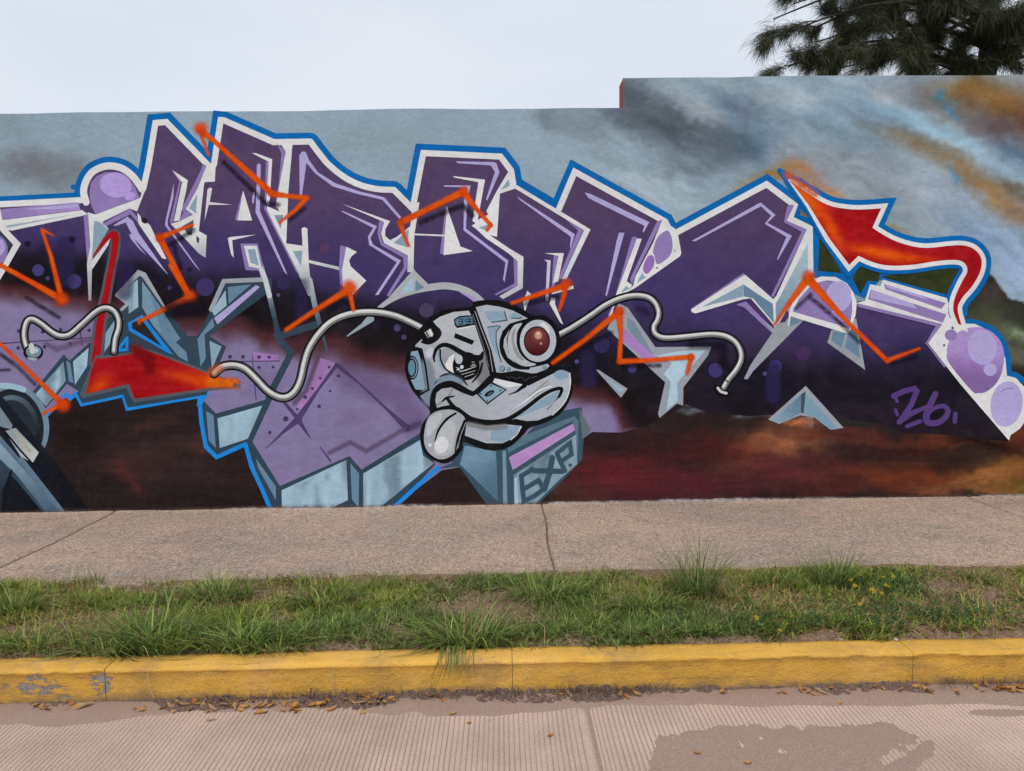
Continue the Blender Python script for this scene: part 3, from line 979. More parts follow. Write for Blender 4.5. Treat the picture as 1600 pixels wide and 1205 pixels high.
line('I', [(732, 246), (868, 106), (900, 118), (1030, 322)], [6, 8, 8, 3], GREY); line('I', [(732, 246), (800, 300), (762, 335)], 5, GREY)
line('I', [(1320, 335), (1400, 158), (1640, 148)], 7, GREY)
fill('I', [(800, 420), (890, 368), (1085, 618), (1050, 605), (808, 468)], LBLUE); fill('I', [(826, 420), (882, 392), (1015, 568), (826, 452)], (44, 36, 36))
line('I', [(735, 590), (795, 512), (795, 585)], 4.5, LBLUE, closed=True)


def redfn(cx, cy, hot):
    def f(x, y):
        c = np.broadcast_to(np.asarray(RED, float), x.shape + (3,)).copy()
        for (hx, hy, rx, ry, a, s) in hot:
            t = math.radians(a)
            u = ((x - hx) * math.cos(t) + (y - hy) * math.sin(t)) / rx
            v = (-(x - hx) * math.sin(t) + (y - hy) * math.cos(t)) / ry
            w = (s * np.exp(-(u * u + v * v)))[:, None]
            c = c * (1 - w) + np.array((226, 92, 6)) * w
        return c + ((fbm(x / 16, y / 6, 4, 3) - 0.5) * 34)[:, None]
    return f


part('painted_arrow', 'red and orange arrow with a curling tail and slate rim at the left')
tail = Z('A', [(575, 975), (635, 890), (700, 828), (722, 838), (718, 920), (692, 1060), (665, 1200)]) + Z('I', [(655, 290), (628, 420), (612, 560), (600, 660)])
line('W', tail, [6, 12, 15, 17, 17, 17, 18, 19, 20, 22, 24], (78, 82, 90), True)
line('W', tail, [1.5, 6, 10, 11, 10, 9.5, 10, 11, 12, 12, 14], RED, True)
arrow2 = [(600, 640), (640, 640), (832, 612), (830, 562), (1000, 620), (1180, 690), (1330, 745), (1480, 795), (1505, 812), (1330, 822), (1000, 870), (845, 893), (805, 800), (540, 862), (570, 720)]
line('I', [(480, 862), (515, 925), (775, 868), (800, 952), (1282, 868), (1245, 930)], 7.5, LBLUE)
line('I', [(290, 1000), (410, 868), (440, 892), (480, 862)], 6, LBLUE)
fill('I', [(482, 858), (515, 922), (772, 866), (800, 948), (1290, 868), (1340, 760), (900, 640), (600, 640), (560, 720)], DS)
fill('I', [(575, 680), (600, 620), (640, 625), (832, 600), (826, 545), (1200, 680), (1500, 800), (1505, 822), (1330, 840), (850, 915), (838, 918), (790, 825), (515, 890), (500, 860)], (80, 84, 92))
fill('I', arrow2, redfn(0, 0, [(352, 598, 46, 16, 8, 1), (155, 603, 22, 12, -30, .6), (290, 590, 40, 8, 12, .5)]), step=5)
soft('I', [(845, 580), (930, 640), (935, 700)], 8, 12, (120, 16, 20), .6)
soft('I', [(1320, 790), (1470, 795)], 7, 10, (222, 100, 20), .9, .4)
fill('I', [(1462, 790), (1508, 812), (1455, 818)], (96, 84, 70))

part('speaker_arm', 'slate machine arm with a dark round joint at the lower left corner')
ell('J', 95, 500, 214, 260, (108, 128, 144), -8, n=40); ell('J', 85, 510, 190, 240, (30, 36, 44), -8, n=40)
ell('J', 90, 520, 160, 212, grad((92, 106, 120), (24, 28, 34), (-10, 620), (60, 700)), -8, n=40, step=6); ell('J', 85, 525, 138, 186, (38, 45, 54), -8, n=40)
line('J', [(0, 250), (80, 255), (150, 275)], 9, PALE, True)
fill('J', [(-300, 20), (0, 300), (330, 700), (600, 1090), (-300, 1090)], grad((26, 30, 38), (18, 20, 26), (0, 640), (140, 800)), step=9)
fill('J', [(-300, 280), (0, 560), (125, 705), (130, 680), (450, 1090), (310, 1090), (110, 850), (-300, 470)], grad((96, 118, 136), (44, 62, 78), (60, 740), (30, 765)), step=5)
fill('J', [(-300, 330), (0, 605), (200, 830), (340, 1000), (400, 1090), (330, 1090), (100, 800), (-300, 430)], grad((128, 150, 166), (70, 92, 110), (20, 690), (90, 800)), step=5)
fill('J', [(-200, 150), (0, 380), (80, 495), (75, 525), (0, 505), (-200, 330)], (116, 130, 140))
fill('J', [(30, 535), (100, 515), (245, 668), (205, 735), (130, 690)], grad((140, 150, 156), (182, 184, 182), (18, 680), (55, 715)), step=4)
line('J', [(100, 545), (190, 660)], [3, 5], (170, 160, 134)); line('J', [(-100, 420), (30, 535), (130, 655), (205, 738)], 3, BLK)
fill('J', [(-300, 520), (70, 790), (30, 1090), (-300, 1090)], grad((52, 66, 80), (30, 36, 46), (0, 720), (0, 800)), step=9)
line('J', [(75, 780), (40, 900), (20, 1060)], [3, 9, 6], (20, 22, 28))

# ---- letters: white bands, lilac edges, highlights
part('painted_letter', 'purple letter cut off by the left edge with a lilac bar on top')
line('W', C1, 9.5, WHITE)
fill('A', [(-400, 700), (-40, 660), (12, 668), (490, 625), (505, 672), (15, 735), (-400, 780)], grad(LIL, (160, 132, 190), (0, 330), (125, 325)), step=7)
fill('A', [(150, 668), (486, 634), (490, 655), (350, 668)], LLIL)
fill('A', [(-60, 742), (15, 737), (515, 674), (552, 702), (75, 802), (0, 795)], WHITE); fill('A', [(32, 772), (480, 698), (300, 735), (45, 786)], (150, 166, 174))
line('A', [(-20, 650), (8, 780), (108, 887), (40, 1010), (-40, 1150)], [9, 9, 10, 9, 8], WHITE)
fill('A', [(-120, 760), (0, 800), (78, 885), (0, 1010), (-120, 1100)], DS); ell('A', -20, 925, 70, 95, LIL); ell('A', -10, 905, 42, 55, LLIL)
fill('A', [(524, 705), (553, 700), (572, 1060), (547, 1010)], LIL)
fill('A', [(552, 688), (592, 700), (580, 940), (576, 1050), (572, 1238), (556, 1238), (545, 1010), (566, 900)], grad(WHITE, (150, 154, 160), (143, 380), (143, 460)), step=5)
fill('A', [(590, 735), (632, 735), (682, 790), (576, 968)], GB); fill('A', [(575, 990), (690, 850), (680, 890), (578, 1045)], (200, 202, 204))

part('painted_bubble', 'lilac half round bubble with a pale disc on it, upper left')
line('W', C2, 11, WHITE)
fill('A', [(545, 690), (598, 702), (878, 598), (893, 545), (905, 560), (886, 610), (858, 682), (812, 664), (640, 748), (684, 800), (625, 748), (575, 738)], WHITE)
fill('A', [(598, 700), (570, 640), (560, 570), (570, 505), (605, 462), (660, 438), (725, 440), (790, 470), (840, 520), (876, 598)], mott(LIL, 8))
ell('A', 725, 517, 100, 78, (172, 148, 206), 10); ell('A', 815, 588, 35, 26, (172, 148, 206), -15)

part('painted_letter', 'small purple letter under the half round bubble with two lilac streaks')
fill('A', [(640, 760), (815, 666), (832, 685), (978, 850), (962, 862), (816, 700), (665, 775)], LIL)
fill('A', [(860, 690), (885, 720), (940, 770), (1042, 980), (1015, 975), (868, 760)], WHITE)
fill('A', [(712, 768), (798, 715), (832, 742), (870, 820), (1054, 1080), (1015, 1040), (838, 850), (788, 752), (718, 775)], LLIL)
fill('A', [(808, 825), (826, 825), (862, 890), (917, 957), (878, 922), (820, 855)], LLIL)

part('painted_letter', 'tall purple slanted letter with a blunt peak, first of the big letters')
line('W', C3, 9.5, WHITE)
fill('B', [(470, 385), (494, 398), (442, 520), (376, 650), (357, 672), (402, 700), (335, 744), (320, 738), (348, 690), (336, 668), (455, 430)], LIL)
fill('B', [(494, 392), (530, 375), (549, 400), (544, 496), (479, 500), (475, 530), (444, 805), (493, 832), (486, 972), (447, 947), (268, 760), (326, 744), (407, 702), (361, 668), (378, 645), (442, 525)],
     grad(WHITE, (168, 170, 174), (310, 360), (318, 402)), step=6)
fill('B', [(434, 575), (426, 695), (383, 662)], GB); fill('B', [(340, 775), (412, 735), (402, 830), (378, 830)], (72, 84, 100)); fill('B', [(428, 835), (448, 850), (442, 885), (430, 870)], DS)
fill('B', [(268, 760), (286, 745), (340, 690), (300, 745)], LIL)
fill('B', [(274, 424), (334, 490), (285, 740), (268, 758), (262, 745), (322, 495)], LIL); fill('B', [(278, 425), (376, 488), (364, 560), (322, 742), (288, 742), (340, 500)], WHITE)
fill('B', [(288, 505), (285, 600), (250, 740), (250, 768), (455, 1058), (420, 1020), (233, 770), (238, 730), (268, 600)], LLIL)
ell('A', 905, 740, 22, 17, (40, 30, 50), 30, n=14); ell('A', 888, 725, 7, 7, (40, 30, 50), n=8)

part('painted_letter', 'purple letter like a capital A with a white wedge, second big letter')
line('W', C4a, 9.5, WHITE)
fill('B', [(498, 545), (515, 532), (527, 540), (512, 624), (655, 641), (506, 642), (480, 742), (488, 650)], (206, 202, 216))
fill('B', [(718, 550), (670, 736), (700, 736)], LIL); fill('B', [(721, 552), (777, 739), (686, 739)], WHITE)
fill('B', [(624, 850), (640, 842), (802, 827), (652, 862), (662, 972), (645, 950)], (206, 200, 220))
fill('B', [(703, 883), (812, 883), (852, 1048), (832, 1102), (820, 1052), (735, 1048)], LIL); fill('B', [(726, 897), (806, 897), (836, 1042), (757, 1026)], (206, 208, 208)); fill('B', [(750, 920), (795, 918), (820, 1022), (766, 1002)], GB)
line('B', [(832, 1040), (860, 1110), (885, 1210)], [7, 8, 8], (190, 192, 196))
fill('B', [(776, 318), (800, 318), (902, 356), (888, 600), (878, 640), (862, 620), (880, 372)], WHITE); fill('B', [(862, 372), (880, 370), (866, 620), (856, 610)], LIL)
fill('B', [(930, 258), (990, 308), (960, 452), (946, 570), (930, 665), (920, 650), (944, 500), (960, 320)], LIL)
fill('B', [(955, 262), (1030, 258), (1003, 560), (990, 882), (1092, 897), (1086, 790), (1102, 780), (1122, 790), (1130, 985), (1342, 1034), (1342, 1054), (1130, 1004), (1152, 1210), (1128, 1210), (1060, 1060), (868, 685),
           (870, 650), (948, 682), (926, 645), (962, 440), (988, 308)], grad(WHITE, (162, 166, 170), (470, 400), (478, 445)), step=6)
fill('B', [(858, 640), (878, 690), (1075, 1085), (1050, 1055), (852, 665)], LIL)
fill('B', [(915, 705), (972, 705), (955, 792)], (120, 138, 152)); fill('B', [(1030, 930), (1092, 928), (1082, 1022)], GB)
fill('B', [(806, 392), (820, 382), (832, 392), (828, 500), (826, 680), (998, 1078), (978, 1060), (798, 688), (806, 500)], LLIL); fill('B', [(783, 560), (796, 560), (786, 636), (776, 625)], LLIL)

part('painted_letter', 'purple letter with a long drooping lilac highlight, third big letter')
line('W', C4b + C4c, 9.5, WHITE)
fill('C', [(272, 330), (290, 308), (312, 312), (332, 362), (390, 440), (500, 508), (650, 558), (802, 594), (908, 718), (868, 785), (860, 780), (893, 725), (790, 610), (640, 575), (480, 526), (370, 444), (316, 380), (285, 605), (274, 605)], LLIL)
fill('C', [(770, 743), (802, 748), (778, 820), (792, 880), (952, 960), (942, 1042), (832, 1215), (818, 1205), (925, 1030), (920, 970), (780, 892), (760, 822)], LIL)
fill('C', [(538, 635), (838, 743), (808, 795), (808, 835), (838, 862), (882, 840), (965, 775), (978, 630), (1022, 625), (990, 830), (985, 1040), (1000, 1062), (946, 1062), (950, 958), (800, 880), (782, 820), (802, 750), (700, 705)],
     grad(WHITE, (182, 184, 186), (640, 390), (642, 425)), step=7)
fill('C', [(955, 790), (950, 908), (862, 880)], GB)
fill('C', [(810, 838), (838, 790), (880, 730), (912, 722), (975, 705), (952, 770), (880, 830), (838, 860)], body)
fill('C', [(530, 680), (545, 680), (757, 775), (716, 850), (732, 890), (907, 990), (765, 1205), (745, 1205), (880, 1000), (708, 892), (700, 840), (733, 786)], LLIL)
fill('C', [(528, 893), (568, 905), (541, 1040), (552, 1155), (528, 1140), (519, 1040)], LIL)
fill('C', [(566, 903), (632, 936), (598, 962), (583, 990), (592, 1025), (690, 1115), (602, 1205), (545, 1152), (538, 1050)], grad(WHITE, (200, 200, 202), (540, 400), (545, 450)), step=6)

part('painted_letter', 'purple letter with a square top and white wedge, fourth big letter')
line('W', C5, 9.5, WHITE)
fill('D', [(448, 370), (680, 374), (702, 380), (722, 440), (645, 617), (638, 605), (693, 437), (668, 396), (460, 381)], LLIL)
fill('D', [(430, 462), (632, 484), (586, 735), (656, 700), (664, 722), (610, 765), (580, 762), (553, 742), (590, 500), (440, 471)], WHITE)
fill('D', [(374, 519), (542, 521), (521, 620), (512, 790), (777, 990), (753, 1124), (744, 1105), (760, 1002), (497, 800), (500, 600), (518, 532), (378, 529)], LLIL)
fill('D', [(386, 645), (350, 945), (378, 952)], LIL); fill('D', [(392, 650), (478, 902), (555, 930), (372, 956)], WHITE); line('D', [(195, 826), (385, 834)], 2.6, (206, 204, 210))
fill('D', [(772, 442), (796, 420), (812, 512), (724, 572), (706, 842), (662, 830), (645, 842), (548, 772), (582, 750), (652, 702), (640, 680), (702, 560)], WHITE)
fill('D', [(778, 480), (786, 522), (733, 548)], GB); fill('D', [(590, 782), (672, 758), (645, 806)], GB)
fill('D', [(808, 958), (834, 990), (832, 1146), (702, 1206), (690, 1200), (815, 1132)], LIL)
fill('D', [(548, 766), (640, 832), (652, 824), (780, 912), (872, 966), (867, 1162), (745, 1230), (720, 1212), (834, 1146), (834, 992), (775, 942), (640, 852)], grad(WHITE, (186, 186, 190), (810, 400), (800, 450)), step=7)

part('painted_letter', 'purple slanted bar letter with a white right edge, fifth big letter')
fill('D', [(1085, 688), (1248, 795), (1110, 1105), (1088, 1105), (1213, 800)], LIL)
fill('D', [(700, 580), (720, 560), (812, 512), (832, 520), (1290, 795), (1140, 1105), (1112, 1105), (1250, 800), (820, 540), (724, 572)], grad(WHITE, (190, 200, 206), (905, 380), (890, 430)), step=7)
fill('D', [(830, 588), (1192, 825), (1165, 915), (1162, 905), (1168, 842), (850, 612)], LLIL)
fill('D', [(1000, 983), (1042, 988), (1026, 1240), (1008, 1240), (1020, 1000)], (196, 188, 220)); fill('D', [(1060, 955), (1087, 955), (1062, 1200), (1044, 1200)], LIL)
fill('D', [(1003, 943), (1124, 943), (1088, 1120), (1055, 1130), (1090, 960)], WHITE)
fill('E', [(245, 1060), (270, 1060), (268, 1100), (320, 1230), (300, 1215), (235, 1100)], WHITE)
fill('E', [(70, 1085), (95, 1018), (120, 1040), (95, 1110), (80, 1150)], (200, 202, 204)); fill('E', [(250, 1020), (382, 985), (385, 1005), (250, 1040)], WHITE)

part('painted_letter', 'purple letter with a peaked top and twin stripes, sixth big letter')
line('W', C7, 9.5, WHITE)
fill('E', [(453, 404), (490, 413), (857, 590), (822, 655), (815, 650), (826, 612), (478, 440)], LLIL)
fill('E', [(668, 655), (702, 655), (592, 1052), (584, 1045), (655, 700)], LLIL)
fill('E', [(748, 686), (765, 678), (782, 688), (655, 1080), (612, 1180), (600, 1170), (640, 1070)], LIL)
fill('E', [(780, 692), (810, 694), (716, 958), (752, 985), (660, 1075), (640, 1110), (628, 1100)], WHITE)
fill('E', [(905, 585), (942, 573), (782, 890), (747, 985), (738, 942), (790, 830)], LIL)
fill('E', [(938, 576), (972, 600), (1032, 640), (1057, 780), (1050, 802), (770, 1000), (650, 1062), (622, 1180), (598, 1190), (660, 1060), (756, 988), (770, 930), (880, 720)], WHITE)
fill('E', [(945, 652), (975, 644), (998, 690), (1001, 760), (975, 812), (908, 852), (890, 800), (880, 770), (905, 690)], LIL, True)
fill('E', [(865, 795), (888, 812), (885, 862), (852, 908), (826, 906), (818, 870), (840, 815)], (140, 104, 168), True)
fill('E', [(778, 972), (812, 905), (835, 935)], GB); fill('E', [(680, 1032), (712, 985), (735, 1005)], GB)
ell('E', 906, 875, 7, 5, (70, 70, 74), n=8); ell('E', 1015, 770, 4, 8, (120, 116, 120), n=8)

part('painted_letter', 'wide purple letter with an open beak shape below, seventh big letter')
line('W', C8[1:], 9.5, WHITE)
fill('F', [(322, 547), (752, 306), (846, 385), (795, 434), (948, 515), (858, 668), (855, 660), (913, 522), (778, 440), (818, 390), (754, 331), (345, 549)], LLIL)
fill('F', [(918, 330), (950, 318), (960, 330), (915, 420), (1042, 475), (832, 900), (818, 890), (1008, 490), (898, 430)], LIL)
fill('F', [(1042, 472), (1078, 463), (1082, 745), (960, 900), (850, 1092), (835, 1084), (822, 920), (850, 890)], WHITE)
fill('F', [(1048, 560), (1048, 740), (945, 890), (848, 1060), (846, 935), (870, 900)], grad((164, 182, 192), (120, 144, 160), (1262, 380), (1215, 500)), step=6)
fill('F', [(648, 746), (316, 972), (345, 965), (652, 775)], LIL)
fill('F', [(600, 945), (660, 925), (842, 1110), (815, 1115), (650, 962)], LIL)
fill('F', [(655, 757), (828, 908), (845, 925), (843, 1090), (820, 1055), (690, 905), (640, 912), (345, 1000), (322, 992), (318, 975)], WHITE)
fill('F', [(645, 818), (642, 895), (378, 962)], GB); fill('F', [(645, 818), (828, 940), (836, 1062), (704, 905), (645, 893)], SLB)
fill('O', [(1330, 320), (1395, 375), (1420, 340), (1585, 318), (1265, 640), (1232, 690), (1208, 688), (1250, 600), (1385, 400)], (146, 150, 158))
fill('O', [(1412, 420), (1378, 470), (1408, 450)], (180, 186, 196))

# ---- right hand pieces
part('painted_bubble', 'lilac dome shaped bubble crossed by an orange line, right of the wide letter')
fill('H', [(395, 385), (370, 462), (606, 632), (550, 310)], (146, 150, 156)); fill('H', [(405, 390), (482, 405), (456, 492), (395, 450)], SLB); fill('H', [(500, 400), (545, 360), (576, 562), (480, 492)], SLB)
fill('H', [(0, 455), (130, 300), (222, 322), (0, 525)], (146, 150, 156)); fill('H', [(130, 305), (225, 322), (135, 360)], SLB)
fill('H', [(130, 275), (165, 165), (240, 85), (330, 48), (420, 52), (492, 92), (532, 150), (553, 210), (545, 290), (505, 405), (480, 402), (140, 298), (132, 355), (122, 355)], WHITE)
fill('H', [(152, 268), (190, 190), (250, 122), (310, 86), (370, 72), (440, 82), (490, 117), (520, 180), (525, 260), (505, 378), (440, 352)], mott(LIL, 8))
ell('H', 440, 172, 80, 96, LLIL); fill('H', [(385, 290), (400, 262), (440, 275), (480, 325), (465, 335), (420, 315)], (176, 154, 208))

part('painted_bars', 'two slanting lilac bars with white rims at the right')
fill('H', [(552, 215), (605, 200), (635, 98), (700, 110), (715, 68), (1135, 190), (1170, 205), (1110, 300), (1095, 348), (1040, 352)], WHITE)
fill('H', [(722, 95), (1108, 215), (1082, 252), (730, 128)], LIL); fill('H', [(640, 130), (1112, 286), (1096, 340), (622, 190)], LIL)
fill('H', [(735, 100), (950, 168), (1000, 196), (744, 118)], LLIL); fill('H', [(645, 135), (900, 215), (930, 250), (636, 184)], LLIL)
fill('H', [(552, 215), (1092, 347), (1005, 465), (985, 462), (1045, 358), (560, 238)], LIL)

part('painted_bubble', 'white rimmed pair of lilac bubbles in a tapering tail at the right edge')
fill('H', [(1085, 348), (1110, 290), (1160, 255), (1200, 342), (1290, 345), (1380, 388), (1442, 460), (1480, 560), (1490, 668), (1545, 682), (1600, 740), (1625, 840), (1612, 940), (1570, 1000), (1512, 1040), (1504, 1072), (1495, 1065),
           (1200, 722), (998, 466)], mott(WHITE, 10))
line('H', [(985, 462), (1100, 610)], [2, 3], LIL)
fill('H', [(1115, 520), (1130, 450), (1180, 400), (1250, 370), (1330, 368), (1402, 400), (1452, 460), (1472, 540), (1460, 640), (1420, 720), (1360, 768), (1310, 777), (1268, 760), (1130, 592)],
     grad((164, 138, 194), (124, 96, 150), (1510, 540), (1500, 590)), True, step=6)
ell('H', 1335, 490, 91, 110, LLIL, -8); ell('H', 1385, 630, 41, 40, LLIL); ell('H', 1140, 415, 38, 36, LIL)
ell('H', 1487, 845, 100, 143, LLIL, 8); ell('H', 1150, 370, 9, 9, (90, 90, 94), n=10); ell('H', 1098, 478, 8, 8, (90, 90, 94), n=10)
line('H', [(1450, 770), (1490, 748), (1530, 745)], .8, (80, 70, 96))

part('painted_number', 'purple hand painted number 26 at the lower right')
PUR = (82, 58, 116)
line('H', [(785, 795), (850, 765), (915, 748), (928, 765), (895, 850), (820, 958)], [9, 8.5, 8, 9, 8.5, 8], PUR); line('H', [(782, 790), (808, 830)], 5, PUR)
line('H', [(818, 958), (895, 905), (990, 862)], [8, 8, 6], PUR)
line('H', [(1045, 782), (1008, 860), (988, 920), (1000, 960), (1060, 962), (1110, 925), (1122, 880), (1090, 858), (1040, 872), (1000, 905)], [9, 10, 11, 10, 9, 9, 8, 7, 6, 5], PUR, True)
line('H', [(866, 985), (950, 953)], [6, 6.5], PUR); line('H', [(795, 882), (808, 915)], 5, PUR); line('H', [(1170, 908), (1166, 955)], 7, PUR)

part('painted_arrow', 'large red arrow with orange glow, white and blue rim, at the upper right')
ar = [(75, 110), (130, 165), (240, 245), (370, 325), (500, 348), (705, 343), (650, 465), (720, 510), (800, 550), (900, 580), (1000, 590), (1150, 575), (1230, 577), (1290, 602), (1330, 660), (1322, 740), (1272, 830), (1212, 900),
      (1182, 970), (1206, 1072), (1186, 1065), (1155, 980), (1165, 900), (1210, 800), (1242, 740), (1230, 692), (1180, 667), (1060, 672), (900, 696), (760, 701), (660, 682), (562, 640), (505, 697), (380, 530), (250, 320)]
head_ = [(130, 165), (240, 245), (370, 325), (500, 348), (705, 343), (650, 465)]
up_ = smooth(Z('G', [(650, 465), (720, 510), (800, 550), (900, 580), (1000, 590), (1150, 575), (1230, 577), (1290, 602), (1330, 660), (1322, 740), (1272, 830), (1212, 900), (1182, 970), (1206, 1072)]), 4)
lo_ = smooth(Z('G', [(1186, 1065), (1155, 980), (1165, 900), (1210, 800), (1242, 740), (1230, 692), (1180, 667), (1060, 672), (900, 696), (760, 701), (660, 682), (562, 640)]), 4)
hd_ = smooth(Z('G', [(130, 165), (240, 245), (370, 322), (500, 348), (600, 350), (705, 343)]), 4)
apoly = hd_ + up_ + lo_ + Z('G', [(505, 697), (380, 530), (250, 320)])
line('W', Z('G', [(70, 105), (110, 140)]) + hd_ + up_[:-3], [7, 12, 17, 22] + [27] * 3 + [30] * (len(hd_) + len(up_) - 8), mott(BLUE, 8)); line('W', lo_[8:], 26, mott(BLUE, 8)); line('W', Z('G', [(75, 112), (250, 320), (380, 530), (505, 700), (562, 645)]), [6, 19, 24, 27, 26], mott(BLUE, 8))
line('W', apoly, [4, 8, 11] + [14] * (len(apoly) - 4) + [9], WHITE, closed=True)
union([apoly], redfn(0, 0, [(1258, 305, 46, 17, 55, 1), (1300, 360, 30, 9, 62, .75), (1375, 396, 52, 9, 12, .95), (1420, 402, 40, 6, 5, .5), (1235, 285, 20, 20, 0, 1)]), 5)
soft('G', [(120, 130), (200, 195), (290, 255)], 2, 11, (204, 92, 28), .6, .7)

part('painted_chevron', 'pale blue chevron standing on the painted brown earth')
fill('H', [(0, 942), (235, 732), (472, 995), (390, 1006), (290, 930), (200, 915), (70, 970)], (146, 150, 160))
fill('H', [(20, 948), (205, 785), (205, 900), (75, 968)], grad(GB, (96, 124, 144), (1200, 650), (1250, 625)), step=6); fill('H', [(232, 775), (430, 992), (392, 1003), (292, 928), (225, 905)], (116, 146, 164))
fill('H', [(205, 785), (235, 765), (222, 905), (205, 900)], (62, 76, 88))

part('painted_star', 'grey and pale blue three armed shard right of the robot head')
fill('O', [(425, 218), (482, 242), (655, 490), (1005, 486), (985, 540), (830, 742), (828, 856), (790, 842), (682, 932), (672, 905), (716, 710), (355, 376)], (146, 150, 158))
fill('O', [(480, 300), (520, 330), (640, 530), (615, 545), (480, 370)], (112, 132, 148)); fill('O', [(450, 375), (490, 400), (670, 570), (600, 575), (440, 440)], (160, 122, 180))
fill('O', [(660, 545), (800, 515), (968, 510), (790, 716), (798, 822), (725, 884), (752, 706), (706, 660), (760, 590)], (166, 192, 206))
fill('O', [(285, 632), (300, 632), (482, 750), (440, 806)], (146, 152, 160)); fill('O', [(350, 690), (460, 752), (438, 775)], PALE)

for c, a, b, r, colr in (('A', 240, 1050, 37, (66, 58, 112)), ('A', 465, 1120, 46, (62, 54, 106)), ('A', 300, 1100, 13, (70, 62, 112)), ('A', 1283, 1155, 57, (58, 48, 92)), ('A', 1060, 1160, 14, (60, 50, 100)),
                         ('A', 175, 885, 19, (26, 20, 34)), ('A', 450, 860, 22, (24, 18, 34)), ('A', 1185, 1045, 15, (34, 26, 50)), ('O', 1030, 635, 45, (62, 54, 104)), ('O', 510, 625, 28, (62, 56, 106)), ('O', 165, 580, 13, (84, 76, 124)),
                         ('O', 1340, 655, 13, (92, 84, 132)), ('O', 1405, 615, 41, (52, 46, 92)), ('H', 45, 610, 41, (54, 50, 104)), ('H', 218, 530, 45, (66, 42, 84)), ('K', 1465, 340, 45, (70, 58, 88)), ('K', 1283, 450, 22, (72, 64, 110)),
                         ('K', 1325, 508, 16, (74, 62, 100)), ('K', 575, 170, 42, (48, 40, 78)), ('K', 540, 245, 11, (84, 76, 112)), ('B', 1230, 910, 30, (84, 56, 92)), ('O', 320, 480, 50, (46, 40, 80))):
    part('painted_disc')
    ell(c, a, b, r, r, colr, n=22)
for c, q, w in (('A', [(410, 900), (405, 1100)], 20), ('I', [(780, 80), (775, 220)], 18), ('O', [(230, 560), (240, 700)], 14), ('O', [(1390, 650), (1390, 800)], 12), ('K', [(690, 180), (690, 360)], 10), ('H', [(30, 640), (30, 800)], 12)):
    part('spray_drip')
    soft(c, q, w, 12, (52, 44, 86), .45)

part('grey_arch', 'grey arch with a pale triangle above the robot head')
fill('C', [(985, 1045), (1092, 1152), (1000, 1190), (850, 1240), (830, 1220)], (164, 166, 170))
line('M', [(-130, 260), (-40, 175), (60, 105), (170, 62), (300, 35), (400, 28), (500, 50), (575, 90), (640, 150)], [3, 6, 9, 10, 11, 11, 10, 9, 8], (164, 166, 170), True)
fill('C', [(976, 1093), (986, 1178), (898, 1196)], (158, 182, 196)); fill('C', [(998, 1108), (1052, 1160), (995, 1182)], (104, 132, 152))
line('M', [(470, 62), (560, 110), (600, 150)], [1, 6, 6], (166, 140, 190), True)
line('K', [(972, 500), (1122, 395)], [2, 9], (140, 152, 160))

# ---- tubes
def tubeline(c, pts, w):
    line(c, pts, w + 5.5, BLK, True)
    line(c, pts, w, (104, 104, 104), True)
    q = np.asarray(pts, float)
    line(c, [(p[0] - 2, p[1] - 5) for p in pts], w * .55, (186, 186, 182), True)
    line(c, [(p[0] - 3, p[1] - 9) for p in pts], w * .22, (226, 226, 222), True)


part('painted_tube', 'wavy silver tube with a plug at the far left')
tubeline('I', [(198, 605), (168, 570), (152, 490), (168, 415), (205, 395), (262, 425), (325, 475), (380, 500), (440, 490), (520, 422), (600, 350), (660, 325), (712, 342), (742, 395), (742, 455), (722, 520), (714, 598)], 8.5)
ell('I', 210, 602, 62, 50, BLK); ell('I', 212, 598, 48, 37, (112, 132, 146)); ell('I', 222, 590, 20, 16, (170, 182, 190)); fill('I', [(170, 632), (240, 640), (225, 655), (185, 650)], (150, 160, 166))
line('I', [(198, 560), (205, 598)], 8, (190, 190, 186))
part('painted_tube', 'long silver tube running from the red arrow to the robot head')
tubeline('K', [(140, 735), (185, 695), (255, 682), (330, 702), (400, 765), (470, 838), (540, 880), (600, 880), (648, 840), (680, 770), (702, 670), (732, 580), (790, 490), (870, 412), (980, 365), (1120, 350), (1260, 370), (1380, 420), (1465, 465)], 10)
soft('K', [(130, 720), (175, 700)], 6, 8, (214, 110, 40), .45)
part('painted_tube', 'silver tube winding right from the robot eye to a small foot')
tubeline('O', [(40, 418), (130, 370), (240, 300), (340, 230), (430, 188), (520, 168), (602, 176), (652, 212), (676, 270), (668, 322), (646, 362), (652, 402), (692, 428), (760, 432), (870, 422), (1000, 410), (1090, 420), (1152, 455), (1186, 510), (1190, 570), (1160, 632), (1112, 692), (1082, 742)], 8.5)
line('O', [(1035, 740), (1060, 775), (1105, 780)], 9, BLK, True); line('O', [(1045, 745), (1065, 768), (1098, 778)], 4, (196, 196, 194), True); line('O', [(1095, 695), (1110, 710)], 2, BLK)

# ---- box with lettering
part('lettered_box', 'slate box with a lilac stripe and the letters GXP under the robot chin')
DT = (56, 78, 92)
fill('N', [(-60, 770), (20, 735), (90, 590), (300, 650), (450, 600), (560, 480), (700, 410), (835, 385), (850, 560), (836, 715), (690, 870), (520, 1030), (270, 1030), (70, 755)], DT)
fill('N', [(105, 625), (300, 662), (312, 972), (75, 742)], grad((112, 142, 164), (76, 104, 124), (730, 700), (770, 770)), step=6)
fill('N', [(820, 395), (890, 520), (880, 545), (840, 585)], (92, 106, 104))
fill('N', [(340, 660), (362, 655), (372, 1010), (345, 1010)], (112, 138, 152)); fill('N', [(370, 640), (480, 560), (790, 440), (815, 470), (812, 700), (800, 560), (780, 470), (430, 640), (380, 672)], (84, 110, 124))
fill('N', [(380, 698), (782, 487), (792, 530), (405, 777)], mott((170, 132, 184), 8))
fill('N', [(408, 808), (800, 556), (808, 738), (692, 842), (535, 1000), (415, 1005)], drips((124, 148, 160)))
